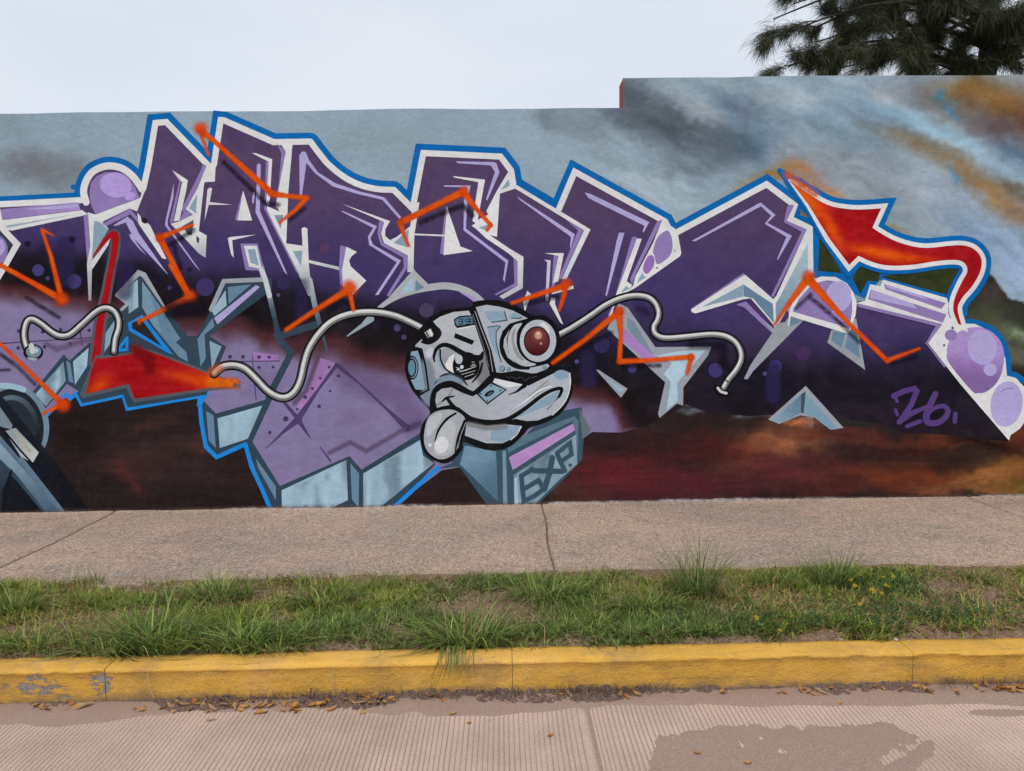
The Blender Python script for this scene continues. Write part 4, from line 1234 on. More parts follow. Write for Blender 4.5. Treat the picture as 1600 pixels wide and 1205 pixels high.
fill('N', [(415, 830), (432, 820), (440, 1000), (418, 1000)], (160, 180, 190))
part('box_lettering', 'dark slate letters GXP on the box', PARTS[-1])
line('N', [(528, 772), (458, 815), (466, 900), (474, 972), (540, 940), (600, 895), (565, 842), (482, 892)], 7.5, DT)
line('N', [(540, 782), (716, 786)], 8.5, DT); line('N', [(652, 700), (636, 790), (602, 898)], 9, DT)
line('N', [(682, 676), (700, 720), (730, 782)], 7.5, DT); line('N', [(680, 672), (762, 608), (772, 680), (704, 725)], 7, DT); ell('N', 764, 747, 12, 12, DT, n=12)

# ---- robot duck head
hp = part('robot_head', 'grey cartoon robot duck head with one red lens and its tongue out')
fill('M', [(133, 560), (138, 480), (160, 410), (195, 362), (205, 320), (250, 265), (310, 212), (380, 178), (540, 158), (560, 128), (640, 115), (740, 122), (840, 158), (930, 212), (1000, 212), (1062, 255), (1096, 325), (1098, 420),
           (1070, 490), (1040, 528), (1112, 540), (1172, 570), (1182, 650), (1155, 750), (1095, 830), (1005, 882), (912, 912), (872, 955), (800, 1022), (720, 1052), (620, 1046), (500, 1002), (490, 1045), (430, 1115), (370, 1135),
           (288, 1102), (240, 1042), (226, 950), (246, 880), (288, 815), (232, 745), (168, 662)], BLK, True)
fill('P', [(108, 455), (165, 400), (180, 430), (240, 440), (300, 412), (335, 350), (318, 300), (290, 270), (268, 242), (330, 200), (450, 158), (585, 146), (610, 192), (650, 272), (700, 392), (740, 560), (768, 700), (772, 742), (630, 868),
           (540, 826), (430, 785), (330, 805), (272, 870), (258, 960), (262, 1030), (150, 905), (235, 862), (208, 640), (172, 500), (112, 472)], grad(HEADC, (172, 174, 178), (650, 640), (720, 500)), step=6)
soft('P', [(200, 640), (230, 780), (230, 940)], 10, 12, (126, 140, 156), .7); soft('P', [(700, 600), (720, 740)], 14, 10, (124, 124, 124), .6)
ell('P', 235, 520, 32, 48, (186, 188, 192), 20); ell('P', 370, 360, 30, 45, (172, 174, 180), 20)
fill('P', [(500, 500), (560, 430), (690, 430), (705, 510), (680, 548), (600, 545)], (172, 176, 184), True)
line('P', [(120, 478), (165, 490), (200, 640), (228, 850), (150, 898)], 3, BLK)
fill('P', [(72, 512), (130, 502), (150, 560), (165, 650), (195, 830), (180, 850), (112, 850), (68, 760), (50, 640)], GB)
ell('P', 80, 655, 58, 108, BLK); ell('P', 84, 655, 44, 92, GB); ell('P', 78, 655, 42, 86, BLK); ell('P', 77, 655, 31, 70, (92, 130, 148))
line('P', [(165, 425), (230, 440), (300, 405), (335, 350), (315, 305)], 3.2, BLK, True)
fill('P', [(150, 345), (210, 250), (275, 270), (300, 330), (280, 390), (215, 410), (170, 390)], BLK)
fill('P', [(190, 340), (245, 305), (272, 360), (225, 392)], (186, 186, 182)); line('P', [(205, 335), (232, 385)], 2.5, (60, 60, 62)); line('P', [(235, 318), (258, 372)], 2, (236, 236, 232))
part('robot_display', 'small blue segment display on the forehead', hp)
fill('P', [(452, 222), (500, 193), (645, 184), (655, 270), (480, 302), (458, 272)], BLK); fill('P', [(466, 226), (505, 206), (640, 196), (646, 258), (485, 282), (468, 262)], (84, 116, 138))
line('P', [(480, 312), (655, 280)], 1.5, (200, 200, 200))
for ox in (495, 555, 592):
    line('P', [(ox, 222), (ox + 32, 218)], 1.4, BLK); line('P', [(ox, 245), (ox + 32, 241)], 1.4, BLK); line('P', [(ox, 270), (ox + 34, 264)], 1.4, BLK); line('P', [(ox + 36, 216), (ox + 36, 262)], 1.4, BLK)
    if ox > 500: line('P', [(ox - 2, 225), (ox - 2, 240)], 1.4, BLK)
part('robot_plate', 'pale helmet plate over the right side', hp)
fill('P', [(465, 345), (637, 415), (615, 452), (453, 388)], BLK)
fill('P', [(592, 108), (650, 98), (702, 270), (795, 500), (838, 705), (780, 745), (735, 560), (650, 300)], BLK)
fill('P', [(648, 116), (740, 94), (860, 110), (980, 146), (1112, 215), (1020, 240), (950, 262), (885, 330), (868, 420), (880, 522), (920, 602), (1000, 650), (1100, 662), (1210, 640), (1290, 620), (1306, 640), (1270, 672), (1190, 702), (1050, 716),
           (832, 696), (790, 500), (705, 272)], HEADL)
line('P', [(640, 150), (690, 290), (770, 500), (800, 690)], 1.2, (150, 154, 160)); line('P', [(622, 180), (720, 470), (765, 650)], .9, (110, 110, 114))
fill('P', [(730, 155), (745, 145), (905, 152), (926, 232), (790, 248), (762, 240)], GB); line('P', [(905, 155), (925, 232), (790, 250)], 1.8, DS)
fill('P', [(945, 178), (1000, 164), (1056, 205), (1040, 214), (965, 210)], GB); line('P', [(965, 212), (1042, 216), (1058, 200)], 1.6, DS)
fill('P', [(748, 295), (865, 282), (828, 330), (828, 430), (872, 605), (790, 450), (762, 340)], GB); line('P', [(750, 294), (845, 280), (866, 290), (830, 332), (830, 430), (874, 606)], 1.6, DS)
for a, b, r in ((878, 660, 29), (937, 663, 19), (1256, 650, 17)):
    ell('P', a + 3, b + 3, r, r, DS, n=16); ell('P', a, b, r * .86, r * .86, (120, 148, 166), n=16)
part('robot_lens', 'round dark red camera lens in a grey ring', hp)
line('P', [(1060, 255), (950, 290), (890, 360), (870, 440), (885, 530), (940, 610), (1020, 655), (1120, 660)], 4, BLK, True)
fill('P', [(985, 282), (1030, 262), (1060, 262), (1015, 350), (1030, 480), (1095, 572), (1185, 625), (1080, 642), (985, 590), (938, 500), (938, 372)], (170, 174, 180), True)
fill('P', [(1005, 290), (990, 400), (1020, 500), (1080, 590), (1020, 560), (975, 460), (970, 360)], (140, 140, 142), True)
fill('P', [(900, 400), (950, 310), (922, 400), (938, 520), (1000, 612), (930, 562), (895, 470)], HEADL)
ell('P', 1203, 412, 192, 208, BLK, n=40); ell('P', 1203, 415, 162, 188, (172, 175, 182), n=40)
fill('P', [(1215, 265), (1250, 248), (1300, 290), (1310, 345), (1290, 350), (1260, 300)], (206, 208, 210)); ell('P', 1193, 417, 117, 132, BLK, n=36)
ell('P', 1193, 417, 106, 121, lambda x, y: np.array((92, 40, 44.)) + (60 * np.exp(-(((x - 841) / 9) ** 2 + ((y - 523) / 9) ** 2)))[:, None] * np.array((1., .7, .6)) - (20 * sstep(535, 552, y))[:, None], n=36, step=3)
ell('P', 1205, 365, 32, 36, (188, 140, 116)); ell('P', 1204, 352, 15, 15, (206, 170, 150)); ell('P', 1230, 440, 10, 11, (204, 150, 130), n=12)
part('robot_eye', 'scowling cartoon eye with a black pupil', hp)
fill('P', [(300, 560), (318, 515), (335, 590), (372, 690), (325, 645)], GB)
fill('P', [(340, 500), (392, 476), (470, 505), (445, 600), (462, 692), (400, 672), (352, 612)], (146, 150, 156)); fill('P', [(376, 625), (410, 562), (462, 522), (440, 620), (475, 690), (530, 738), (440, 706), (390, 668)], (218, 218, 216))
line('P', [(330, 495), (336, 580), (370, 655), (430, 702), (505, 745)], [3, 2.6, 2.6, 3, 3], BLK, True)
ell('P', 562, 640, 120, 126, BLK, 12, n=36)
line('P', [(284, 606), (274, 560), (298, 488), (355, 452), (420, 462), (500, 508), (570, 550), (640, 570), (690, 562), (712, 515)], [1.5, 4, 5.5, 6.5, 7, 8, 10, 11, 9, 2.5], BLK, True)
ell('P', 498, 580, 33, 42, (178, 182, 188)); ell('P', 524, 648, 16, 17, (190, 200, 204))
for q in ([(500, 694), (560, 676), (652, 642)], [(522, 716), (644, 680)], [(548, 738), (632, 708)], [(472, 652), (500, 662), (478, 674), (520, 676)], [(612, 606), (638, 603)], [(612, 626), (642, 622)], [(600, 642), (650, 632)]):
    line('P', q, [.7, 1.3, .6], (214, 214, 212))
line('P', [(612, 788), (660, 735), (690, 680), (706, 612)], [1.5, 3.5, 4, 3], BLK, True); line('P', [(325, 735), (380, 715), (450, 712), (520, 750), (575, 812)], [1.5, 3.5, 4.5, 4, 1.5], BLK, True)
line('P', [(280, 805), (300, 775), (350, 755)], [1, 2, 1.5], BLK, True)
soft('P', [(330, 780), (420, 745), (500, 780)], 6, 6, (128, 148, 164), .8)
part('robot_beak', 'broad grey duck beak twisted into a grin', hp)
line('P', [(262, 1030), (262, 950), (280, 870), (335, 815), (430, 795), (540, 845), (625, 890), (780, 745)], 8, BLK, True)
fill('P', [(298, 880), (345, 842), (430, 830), (520, 875), (620, 912), (655, 890), (750, 985), (925, 852), (800, 785), (818, 748), (1085, 808), (1120, 815), (1405, 675), (1482, 700), (1490, 780), (1470, 900), (1420, 990), (1340, 1070), (1200, 1125), (1100, 1130),
           (1000, 1110), (900, 1142), (750, 1142), (620, 1100), (500, 1010), (430, 985), (370, 995), (302, 1012), (288, 945)], grad((160, 163, 168), HEADL, (690, 610), (800, 650)), step=6)
fill('P', [(800, 785), (818, 750), (1085, 808), (930, 830)], (206, 206, 208)); line('P', [(935, 898), (1010, 870), (1085, 812)], [1, 3, 7], BLK)
line('P', [(1120, 905), (1210, 840), (1290, 770)], [2, 4, 3], (142, 142, 142)); line('P', [(1150, 925), (1230, 850), (1310, 790)], [2, 3, 2], (150, 150, 150)); line('P', [(310, 985), (400, 920), (440, 850)], 4, (138, 138, 138))
fill('P', [(1340, 710), (1405, 674), (1482, 700), (1470, 740), (1410, 760), (1365, 745)], (128, 150, 166), True)
line('P', [(1485, 700), (1492, 790), (1470, 900), (1420, 990), (1330, 1078)], 1.6, (226, 226, 226), True)
line('P', [(350, 955), (385, 925), (455, 908)], [2, 4, 2], BLK, True)
line('P', [(395, 930), (440, 990), (520, 1065), (640, 1120), (780, 1140), (900, 1125), (980, 1090), (1100, 1010), (1230, 910), (1330, 855), (1412, 842), (1395, 905), (1350, 970), (1285, 1028)], [5, 6, 7, 7, 7, 7, 7, 6.5, 6, 5.5, 5.5, 4.5, 3.5, 1.5], BLK, True)
fill('P', [(1020, 1092), (1140, 1010), (1250, 930), (1340, 880), (1392, 868), (1330, 962), (1250, 1010), (1120, 1060)], (128, 152, 168), True)
fill('P', [(1010, 1105), (1120, 1065), (1260, 1005), (1285, 1030), (1350, 960), (1400, 920), (1440, 940), (1380, 1030), (1280, 1090), (1150, 1125)], HEADL, True)
line('P', [(1000, 1010), (1100, 945), (1220, 855), (1330, 820)], [1, 2, 2.5, 1.5], (228, 228, 228), True)
fill('P', [(1010, 680), (1200, 715), (1300, 690), (1150, 785), (1085, 800), (960, 770), (850, 735), (850, 705)], BLK)
for q in ([(960, 730), (1010, 755), (1050, 735)], [(1060, 740), (1090, 775), (1130, 735)], [(1140, 750), (1190, 730)], [(920, 730), (950, 750)]): line('P', q, 1.0, (66, 68, 72))
fill('P', [(660, 886), (780, 782), (926, 850), (750, 985)], BLK); fill('P', [(674, 888), (781, 796), (908, 852), (750, 968)], GB)
ell('P', 770, 884, 48, 21, BLK, -28); ell('P', 776, 886, 28, 10, (70, 84, 96), -28)
for a, b in ((688, 886), (866, 858), (750, 952), (786, 812)): ell('P', a, b, 7, 8, BLK, n=8)
fill('M', [(518, 880), (640, 902), (760, 892), (862, 902), (802, 980), (740, 1010), (640, 1010), (505, 962)], HEADL); fill('M', [(670, 935), (720, 905), (852, 902), (792, 985), (722, 1006), (664, 990)], GB)
soft('M', [(530, 890), (640, 915), (760, 905)], 3, 5, (132, 132, 132), .7); line('M', [(858, 905), (830, 955), (790, 990)], 1.4, (226, 226, 226), True)
part('robot_tongue', 'grey tongue hanging out of the beak with round highlights', hp)
line('M', [(300, 820), (350, 800), (440, 792)], 5, BLK, True)
fill('M', [(268, 870), (310, 820), (380, 800), (450, 808), (508, 862), (470, 960), (455, 1048), (405, 1098), (340, 1108), (275, 1062), (250, 985)], (158, 161, 166), True)
fill('M', [(275, 880), (320, 830), (362, 822), (350, 870), (300, 950), (268, 960)], (176, 180, 184), True); fill('M', [(340, 960), (380, 885), (430, 870), (448, 930), (420, 1060), (360, 1090), (310, 1060)], (174, 176, 180), True)
line('M', [(318, 1000), (340, 930), (390, 862), (450, 822)], [1.5, 3.5, 4, 3], BLK, True); line('M', [(445, 1062), (465, 970), (505, 870)], [2, 4, 4], BLK, True); line('M', [(462, 1040), (480, 960), (512, 880)], 1.2, (150, 150, 150), True)
ell('M', 360, 1020, 43, 54, (206, 206, 208), 15); ell('M', 288, 1021, 12, 12, (224, 226, 228), n=14)

# ---- orange sprayed zigzags and their dark shadows
OR = lambda x, y: np.array((212, 76, 8.)) + ((fbm(x / 14, y / 14, 2, 3) - .5) * 40)[:, None] * np.array((.6, .8, .2))
ORR = lambda x, y: np.array((210, 70, 10.)) + ((fbm(x / 14, y / 14, 2, 3) - .5) * 40)[:, None] * np.array((.6, .8, .2))
SH = (26, 20, 32)


def zig(label, strokes, heads, shadows=()):
    part('spray_zigzag', label)
    for c, q, w in shadows: soft(c, q, w * .7, 5.5, SH, .55, .5)
    for c, q, w in strokes: soft(c, q, [v * .86 for v in w], 2.4, OR, 1.0, .12)
    for c, a, b, r in heads:
        soft(c, [(a, b), (a + .5, b)], r * .6, r * 1.0, ORR, .85, .3)


zig('orange zigzag from the gap before the A shaped letter down across it', [('B', [(458, 200), (505, 330)], [4, 2]), ('B', [(450, 170), (560, 260), (900, 570)], [9, 6, 10]), ('B', [(900, 572), (990, 585), (1120, 598)], [10, 6, 7]), ('B', [(1118, 600), (1040, 680), (948, 752)], [7, 5, 2])],
    [('B', 455, 165, 13), ('B', 915, 580, 6)], [('B', [(600, 375), (740, 510), (860, 630), (940, 640)], 4), ('B', [(1100, 665), (1010, 735)], 3)])
zig('orange zigzag with two glowing joints over the first big letter', [('A', [(1205, 765), (1090, 810), (1000, 845)], [3, 5, 9]), ('A', [(1000, 850), (1060, 960), (1180, 1200)], [10, 7, 7]), ('I', [(1070, 60), (1190, 255)], [7, 9]), ('I', [(1190, 258), (1080, 310), (870, 410)], [10, 7, 4]), ('I', [(868, 400), (872, 425)], [3, 2])],
    [('A', 1000, 848, 9), ('I', 1190, 255, 12)], [('A', [(1060, 890), (1120, 860), (1210, 800)], 4), ('A', [(1090, 900), (1130, 1040)], 3)])
zig('orange vee with a glowing point in the leftmost dark letter', [('I', [(-60, 25), (0, 55), (200, 165), (385, 270)], [5, 6, 7, 10]), ('A', [(265, 800), (320, 960), (385, 1220)], [3, 5, 8]), ('A', [(265, 795), (335, 832)], [3, 1])], [('I', 388, 272, 13)], [('I', [(170, 260), (280, 330), (370, 385)], 3)])
zig('orange line dropping to a glowing point by the machine arm', [('I', [(-60, 490), (0, 545), (200, 735), (385, 920)], [4, 4, 5, 8]), ('I', [(385, 925), (330, 955), (272, 985)], [9, 5, 2])], [('I', 398, 930, 13)], [('I', [(0, 610), (110, 690), (220, 800)], 2.5)])
zig('orange hook sprayed under the third big letter', [('K', [(590, 462), (720, 375), (850, 290), (975, 215)], [5, 6, 7, 10]), ('K', [(985, 220), (1010, 340)], [7, 4])], [('K', 985, 200, 15)], [('K', [(850, 355), (940, 285), (985, 300)], 5)])
zig('orange zigzag peaking over the fourth big letter', [('C', [(955, 895), (925, 830), (905, 765)], [3, 4, 8]), ('C', [(905, 752), (1100, 655), (1290, 562)], [10, 8, 11]), ('C', [(1300, 565), (1380, 670), (1468, 768)], [11, 6, 5]), ('C', [(1466, 768), (1445, 798)], [5, 4])], [('C', 1300, 555, 9), ('C', 910, 752, 6)],
    [('C', [(1030, 750), (1150, 700), (1290, 645), (1350, 705)], 6)])
zig('orange hook sprayed above the robot head', [('M', [(800, 135), (950, 85), (1130, 25)], [4, 6, 9]), ('M', [(1135, 25), (1120, 100), (1095, 180)], [8, 6, 3])], [('M', 1138, 15, 11)], [('M', [(890, 140), (1000, 110), (1080, 95)], 5)])
zig('orange angular zigzag between the robot lens and the grey shard', [('O', [(15, 588), (220, 440), (420, 275)], [5, 6, 9]), ('O', [(428, 265), (440, 420), (430, 580)], [12, 5, 7]), ('O', [(428, 580), (640, 570), (880, 550)], [7, 6, 7]), ('O', [(880, 550), (852, 652)], [8, 4])], [('O', 432, 262, 9), ('O', 878, 552, 7)],
    [('O', [(450, 610), (680, 605)], 3), ('O', [(210, 490), (380, 400)], 3)])
zig('orange peak crossing the lilac dome bubble at the right', [('H', [(38, 352), (120, 230), (240, 70)], [2, 6, 12]), ('H', [(255, 70), (480, 320), (740, 572)], [14, 6, 6]), ('H', [(740, 574), (945, 498)], [6, 2])], [('H', 252, 48, 12), ('H', 742, 575, 5)],
    [('H', [(262, 180), (420, 310), (570, 460)], 3.5), ('H', [(170, 250), (265, 160)], 2), ('H', [(770, 600), (930, 545)], 1.5)])
for c, q, w, e, a in (('O', [(880, 470), (1080, 480), (1080, 600)], 5, 10, .55), ('I', [(1080, 340), (1230, 320)], 12, 16, .7), ('O', [(560, 250), (600, 270)], 4, 12, .4)):
    part('shadow_spray')
    soft(c, q, w, e, SH, a, .4)
part('foot_band', 'thin uneven brown band along the foot of the wall').kind = 'stuff'  # soft brown band of uneven width painted along the wall foot
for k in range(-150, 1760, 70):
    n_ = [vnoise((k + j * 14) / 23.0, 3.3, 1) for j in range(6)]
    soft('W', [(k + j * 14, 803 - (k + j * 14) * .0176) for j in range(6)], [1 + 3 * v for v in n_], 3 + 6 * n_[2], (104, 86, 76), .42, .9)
# chalky mortar splashes along the foot of the wall
part('mortar_splash', 'chalky grey splashes along the foot of the mural').kind = 'stuff'
bx = np.arange(-150, 1760, 14.0)
by = 803.5 - bx * 0.0176 - (fbm(bx / 30, bx * 0, 3, 4)) * 3.0
for k in range(0, len(bx) - 6, 6):
    w_ = float(np.clip((vnoise(k / 7.0, 0.5, 2) - .38) * 14, 0, 6))
    if w_ > .6 and bx[k] > 420 or w_ > 2.5:
        soft('W', [(bx[i], by[i]) for i in range(k, k + 7)], [w_ * .3, w_, w_ * .6, w_, w_ * .5, w_ * .8, w_ * .3], 2.4, (170, 158, 156), .85, .9)
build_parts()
# ------------------------------------------------------------------ ground sheet
V, F = box(-600, 600, -600, 900, -0.6, -0.12)
tag(mesh_obj('ground', V, F, M_GROUND), kind='structure')

# ------------------------------------------------------------------ road: tined concrete slabs
JOINTS = [X0, -3.17, 0.345, 3.85, X1]
road = bpy.data.objects.new('road', None); COL.objects.link(road)
tag(road, kind='structure')
ROAD_Y0, ROAD_Y1 = -3.5, KERB_Y + 0.01


def groove_slab(x0, x1, near):
    g = 0.006
    x0 += g; x1 -= g
    xs_, zs_ = [x0, x0], [-0.10, -0.0015]
    x = x0 + 0.012
    while x < x1 - 0.02:
        d = 0.0024 + 0.0016 * vnoise(x * 40, 0, 3)
        w = 0.0026 + 0.0012 * vnoise(x * 63, 2, 1)
        xs_ += [x, x + w * .45, x + w * 1.0, x + w * 1.5]; zs_ += [0.0, -d, -d, 0.0]
        x += 0.0185 + 0.004 * vnoise(x * 50, 1, 2)
    xs_ += [x1, x1]; zs_ += [-0.0015, -0.10]
    xs_ = np.array(xs_); zs_ = np.array(zs_)
    ys = np.concatenate([np.linspace(ROAD_Y0, 1.5, 6), np.linspace(1.6, ROAD_Y1, 34)])
    n, m = len(xs_), len(ys)
    Xg = np.repeat(xs_[:, None], m, 1); Yg = np.repeat(ys[None], n, 0)
    wig = (fbm(Xg * 0.9, Yg * 1.1, 3, 3) - .5) * 0.018 + (vnoise(Xg * 9, Yg * 5, 4) - .5) * 0.0025
    edge = np.minimum(Xg - x0, x1 - Xg)
    Xg = Xg + wig * np.clip(edge / 0.05, 0, 1)
    wear = np.clip(0.10 + 1.5 * fbm(Xg * 1.6, Yg * 2.2, 5, 4), 0.25, 1.2)
    Zg = np.where(zs_[:, None] < -0.05, zs_[:, None], zs_[:, None] * wear + (fbm(Xg * 3, Yg * 3, 1, 3) - .5) * 0.002)
    return np.stack([Xg, Yg, Zg], -1).reshape(-1, 3), grid_faces(n, m)


for i in range(4):
    V, F = groove_slab(JOINTS[i], JOINTS[i + 1], True)
    mesh_obj('road_slab', V, F, M_ROAD, road)
V, F = box(X0, X1, ROAD_Y0, ROAD_Y1, -0.11, -0.008)
mesh_obj('joint_filler', V, F, M_DIRT, road)

# dust lying in the grooves and over them where it has washed together
dx = np.linspace(-4.0, 4.0, 900); dy = np.linspace(1.9, KERB_Y - 0.002, 140)
Xg, Yg = np.meshgrid(dx, dy, indexing='ij')
dpx, dpy = to_px(Xg, Yg, np.zeros_like(Xg))
patch = Z('W', [(1000, 1230), (1010, 1170), (1030, 1150), (1075, 1137), (1170, 1130), (1240, 1136), (1350, 1128), (1398, 1128), (1432, 1150), (1470, 1150), (1474, 1166), (1455, 1180), (1440, 1205), (1440, 1260), (1000, 1260)])
pw = np.stack([(dpx + (fbm(dpx / 20, dpy / 8, 2, 4) - .5) * 30).ravel(), (dpy + (fbm(dpx / 20 + 9, dpy / 8, 3, 4) - .5) * 12).ravel()], 1)
inp = inpoly(pw, patch).reshape(Xg.shape).astype(float)
for _ in range(40):
    b = inp.copy()
    b[1:-1, 1:-1] = (inp[1:-1, 1:-1] * 2 + inp[:-2, 1:-1] + inp[2:, 1:-1] + inp[1:-1, :-2] + inp[1:-1, 2:]) / 6
    inp = b
wedge = inpoly(pw, [(1370, 1184), (1440, 1150), (1450, 1160), (1385, 1198)]).reshape(Xg.shape)
gut = 1 - sstep(0.02, 0.24, KERB_Y - Yg + (fbm(Xg * 2.3, Yg * 4, 6, 4) - .5) * 0.20)
nz = fbm(Xg * 1.5, Yg * 2.6, 4, 5, .6)
z = -0.0034 + 0.0034 * sstep(.42, .78, nz) - 0.0022 * fbm(Xg * 20, Yg * 20, 3, 3)
z = np.maximum(z, -0.0034 + 0.0056 * np.clip(inp * 1.05 - wedge * .45, 0, 1) - 0.0042 * (fbm(Xg * 22, Yg * 22, 1, 3) - .38))
z = np.maximum(z, -0.0034 + 0.0075 * gut + 0.0022 * gut * fbm(Xg * 18, Yg * 18, 2, 3))
second = np.clip(1 - np.hypot((dpx - 1560) / 130, (dpy - 1113) / 14), 0, 1)
z = np.maximum(z, -0.0034 + 0.0036 * sstep(0, .9, second + (nz - .5)))
left = np.clip(1 - np.hypot((dpx - 90) / 330, (dpy - 1122) / 18), 0, 1)
z = np.maximum(z, -0.0030 + 0.0030 * sstep(0.1, .8, left + (nz - .5) * .8))
V = np.stack([Xg, Yg, z], -1).reshape(-1, 3)
tag(mesh_obj('road_dust', V, grid_faces(*Xg.shape), M_DUST, None, smooth=True), 'brown dust washed over the grooved road and along the kerb', 'dust', kind='stuff')

# ------------------------------------------------------------------ kerb: painted stones
kerb = bpy.data.objects.new('kerb', None); COL.objects.link(kerb)
tag(kerb, kind='structure')
prof = [(0.000, -0.08), (0.001, 0.03), (0.002, 0.07), (0.003, 0.105), (0.003, 0.130), (0.000, 0.135), (0.0, 0.139), (0.002, 0.1435), (0.007, 0.1485), (0.030, 0.151), (0.07, 0.152), (0.11, 0.151), (0.137, 0.150), (0.140, 0.11), (0.140, -0.08)]
PY = np.array([p[0] for p in prof]); PZ = np.array([p[1] for p in prof])
kx = [0.03 + 1.78 * k for k in range(-5, 6)]
for a, b in zip(kx[:-1], kx[1:]):
    g = 0.0012
    x_ = np.concatenate([[a + g], np.linspace(a + 0.012, b - 0.012, 88), [b - g]])
    Xk = np.repeat(x_[:, None], len(PY), 1)
    Yk = KERB_Y + PY[None] + (fbm(Xk * 1.1, PZ[None] * 2, 1, 3) - .5) * 0.010 + (fbm(Xk * 14, PZ[None] * 20, 2, 4) - .5) * 0.006
    Zk = np.repeat(PZ[None], len(x_), 0) + ((fbm(Xk * 1.3, PY[None] * 3, 3, 3) - .5) * 0.008 + (fbm(Xk * 16, PY[None] * 24, 4, 4) - .5) * 0.005) * (PZ[None] > 0.1)
    lip = (np.abs(PZ[None] - 0.135) < 0.006)
    Yk = Yk - lip * 0.0015 + lip * 0.006 * sstep(.66, .74, fbm(Xk * 9, 0 * Xk, 5, 3))
    e = np.minimum(Xk - a, b - Xk)
    chip = (1 - sstep(0, 0.02, e)) * 0.0025 * (0.4 + vnoise(PZ[None] * 60 + a * 7, PY[None] * 40, 2))
    Yk = Yk + chip; Zk = Zk - chip * (PZ[None] > 0.12)
    mesh_obj('kerb_stone', np.stack([Xk, Yk, Zk], -1).reshape(-1, 3), np.concatenate([grid_faces(len(x_), len(PY))]), M_KERB, kerb, smooth=True)
V, F = box(kx[0], kx[-1], KERB_Y + 0.012, KERB_B - 0.01, -0.08, 0.136)
mesh_obj('kerb_core', V, F, M_DIRT, kerb)

# ------------------------------------------------------------------ verge soil and sidewalk slabs
def verge_z(x, y):
    edge = sstep(KERB_B, KERB_B + 0.08, y)
    return 0.140 + edge * (0.018 + (fbm(np.asarray(x) * 1.4, np.asarray(y) * 2.2, 5, 4) - .5) * 0.05) + (fbm(np.asarray(x) * 16, np.asarray(y) * 16, 3, 3) - .5) * 0.010


PAVE_EDGE = lambda x: PAVE_Y + (fbm(np.asarray(x) * 1.1, np.asarray(x) * 0 + 4.0, 2, 4) - .5) * 0.16
gx_ = np.linspace(X0, X1, 720); ty = np.linspace(0, 1, 64)
Xg = np.repeat(gx_[:, None], 64, 1)
Yg = (KERB_B - 0.006) + (4.32 - KERB_B) * ty[None] + 0 * Xg
zz = verge_z(Xg, Yg)
lim = PAVE_EDGE(Xg)
zz = np.where(Yg > lim, np.minimum(zz, PAVE_Z + 0.014) - (Yg - lim) * 0.22 + 0.006, zz + 0.006 * sstep(lim - .2, lim, Yg))
tag(mesh_obj('verge_soil', np.stack([Xg, Yg, zz], -1).reshape(-1, 3), grid_faces(*Xg.shape), M_SOIL, smooth=True), kind='structure')

walk = bpy.data.objects.new('sidewalk', None); COL.objects.link(walk)
tag(walk, kind='structure')
SJ = [X0, -3.15, 0.31, 3.845, X1]
for i in range(4):
    ny = 90; nx = 180
    t = np.linspace(0, 1, nx)
    wv = lambda s, y: s + (vnoise(y * 1.7 + s * 3, s, 2) - .5) * 0.030
    ys = np.linspace(4.05, WALL_Y + 0.01, ny)
    xa = wv(SJ[i], ys) + 0.005; xb = wv(SJ[i + 1], ys) - 0.005
    Xs = xa[None] + (xb - xa)[None] * t[:, None]
    Ys = np.repeat(ys[None], nx, 0)
    ed = np.minimum(Xs - xa[None], xb[None] - Xs)
    Zs = PAVE_Z + (fbm(Xs * 1.2, Ys * 1.2, 1, 3) - .5) * 0.010 + (fbm(Xs * 26, Ys * 20, 2, 3) - .5) * 0.004 - 0.006 * (1 - sstep(0, .022, ed)) + 0.010 * sstep(WALL_Y - 0.05, WALL_Y, Ys + (fbm(Xs * 6, Ys * 0, 3, 3) - .5) * 0.06)
    V = np.stack([Xs, Ys, Zs], -1).reshape(-1, 3)
    Fq = grid_faces(nx, ny)
    # skirts down to the bed
    def skirt(idx):
        global V, Fq
        b = len(V)
        low = V[idx].copy(); low[:, 2] = 0.02
        V = np.concatenate([V, low])
        k = np.arange(len(idx) - 1)
        Fq = np.concatenate([Fq, np.stack([idx[k], idx[k + 1], b + k + 1, b + k], 1)])
    I0 = np.arange(ny); I1 = (nx - 1) * ny + np.arange(ny); I2 = np.arange(nx) * ny
    for idx in (I0, I1, I2): skirt(idx)
    mesh_obj('pavement_slab', V, Fq, M_PAVE, walk, smooth=True)
V, F = box(X0, X1, 4.06, WALL_Y, 0.0, PAVE_Z - 0.016)
mesh_obj('slab_bed', V, F, M_DIRT, walk)

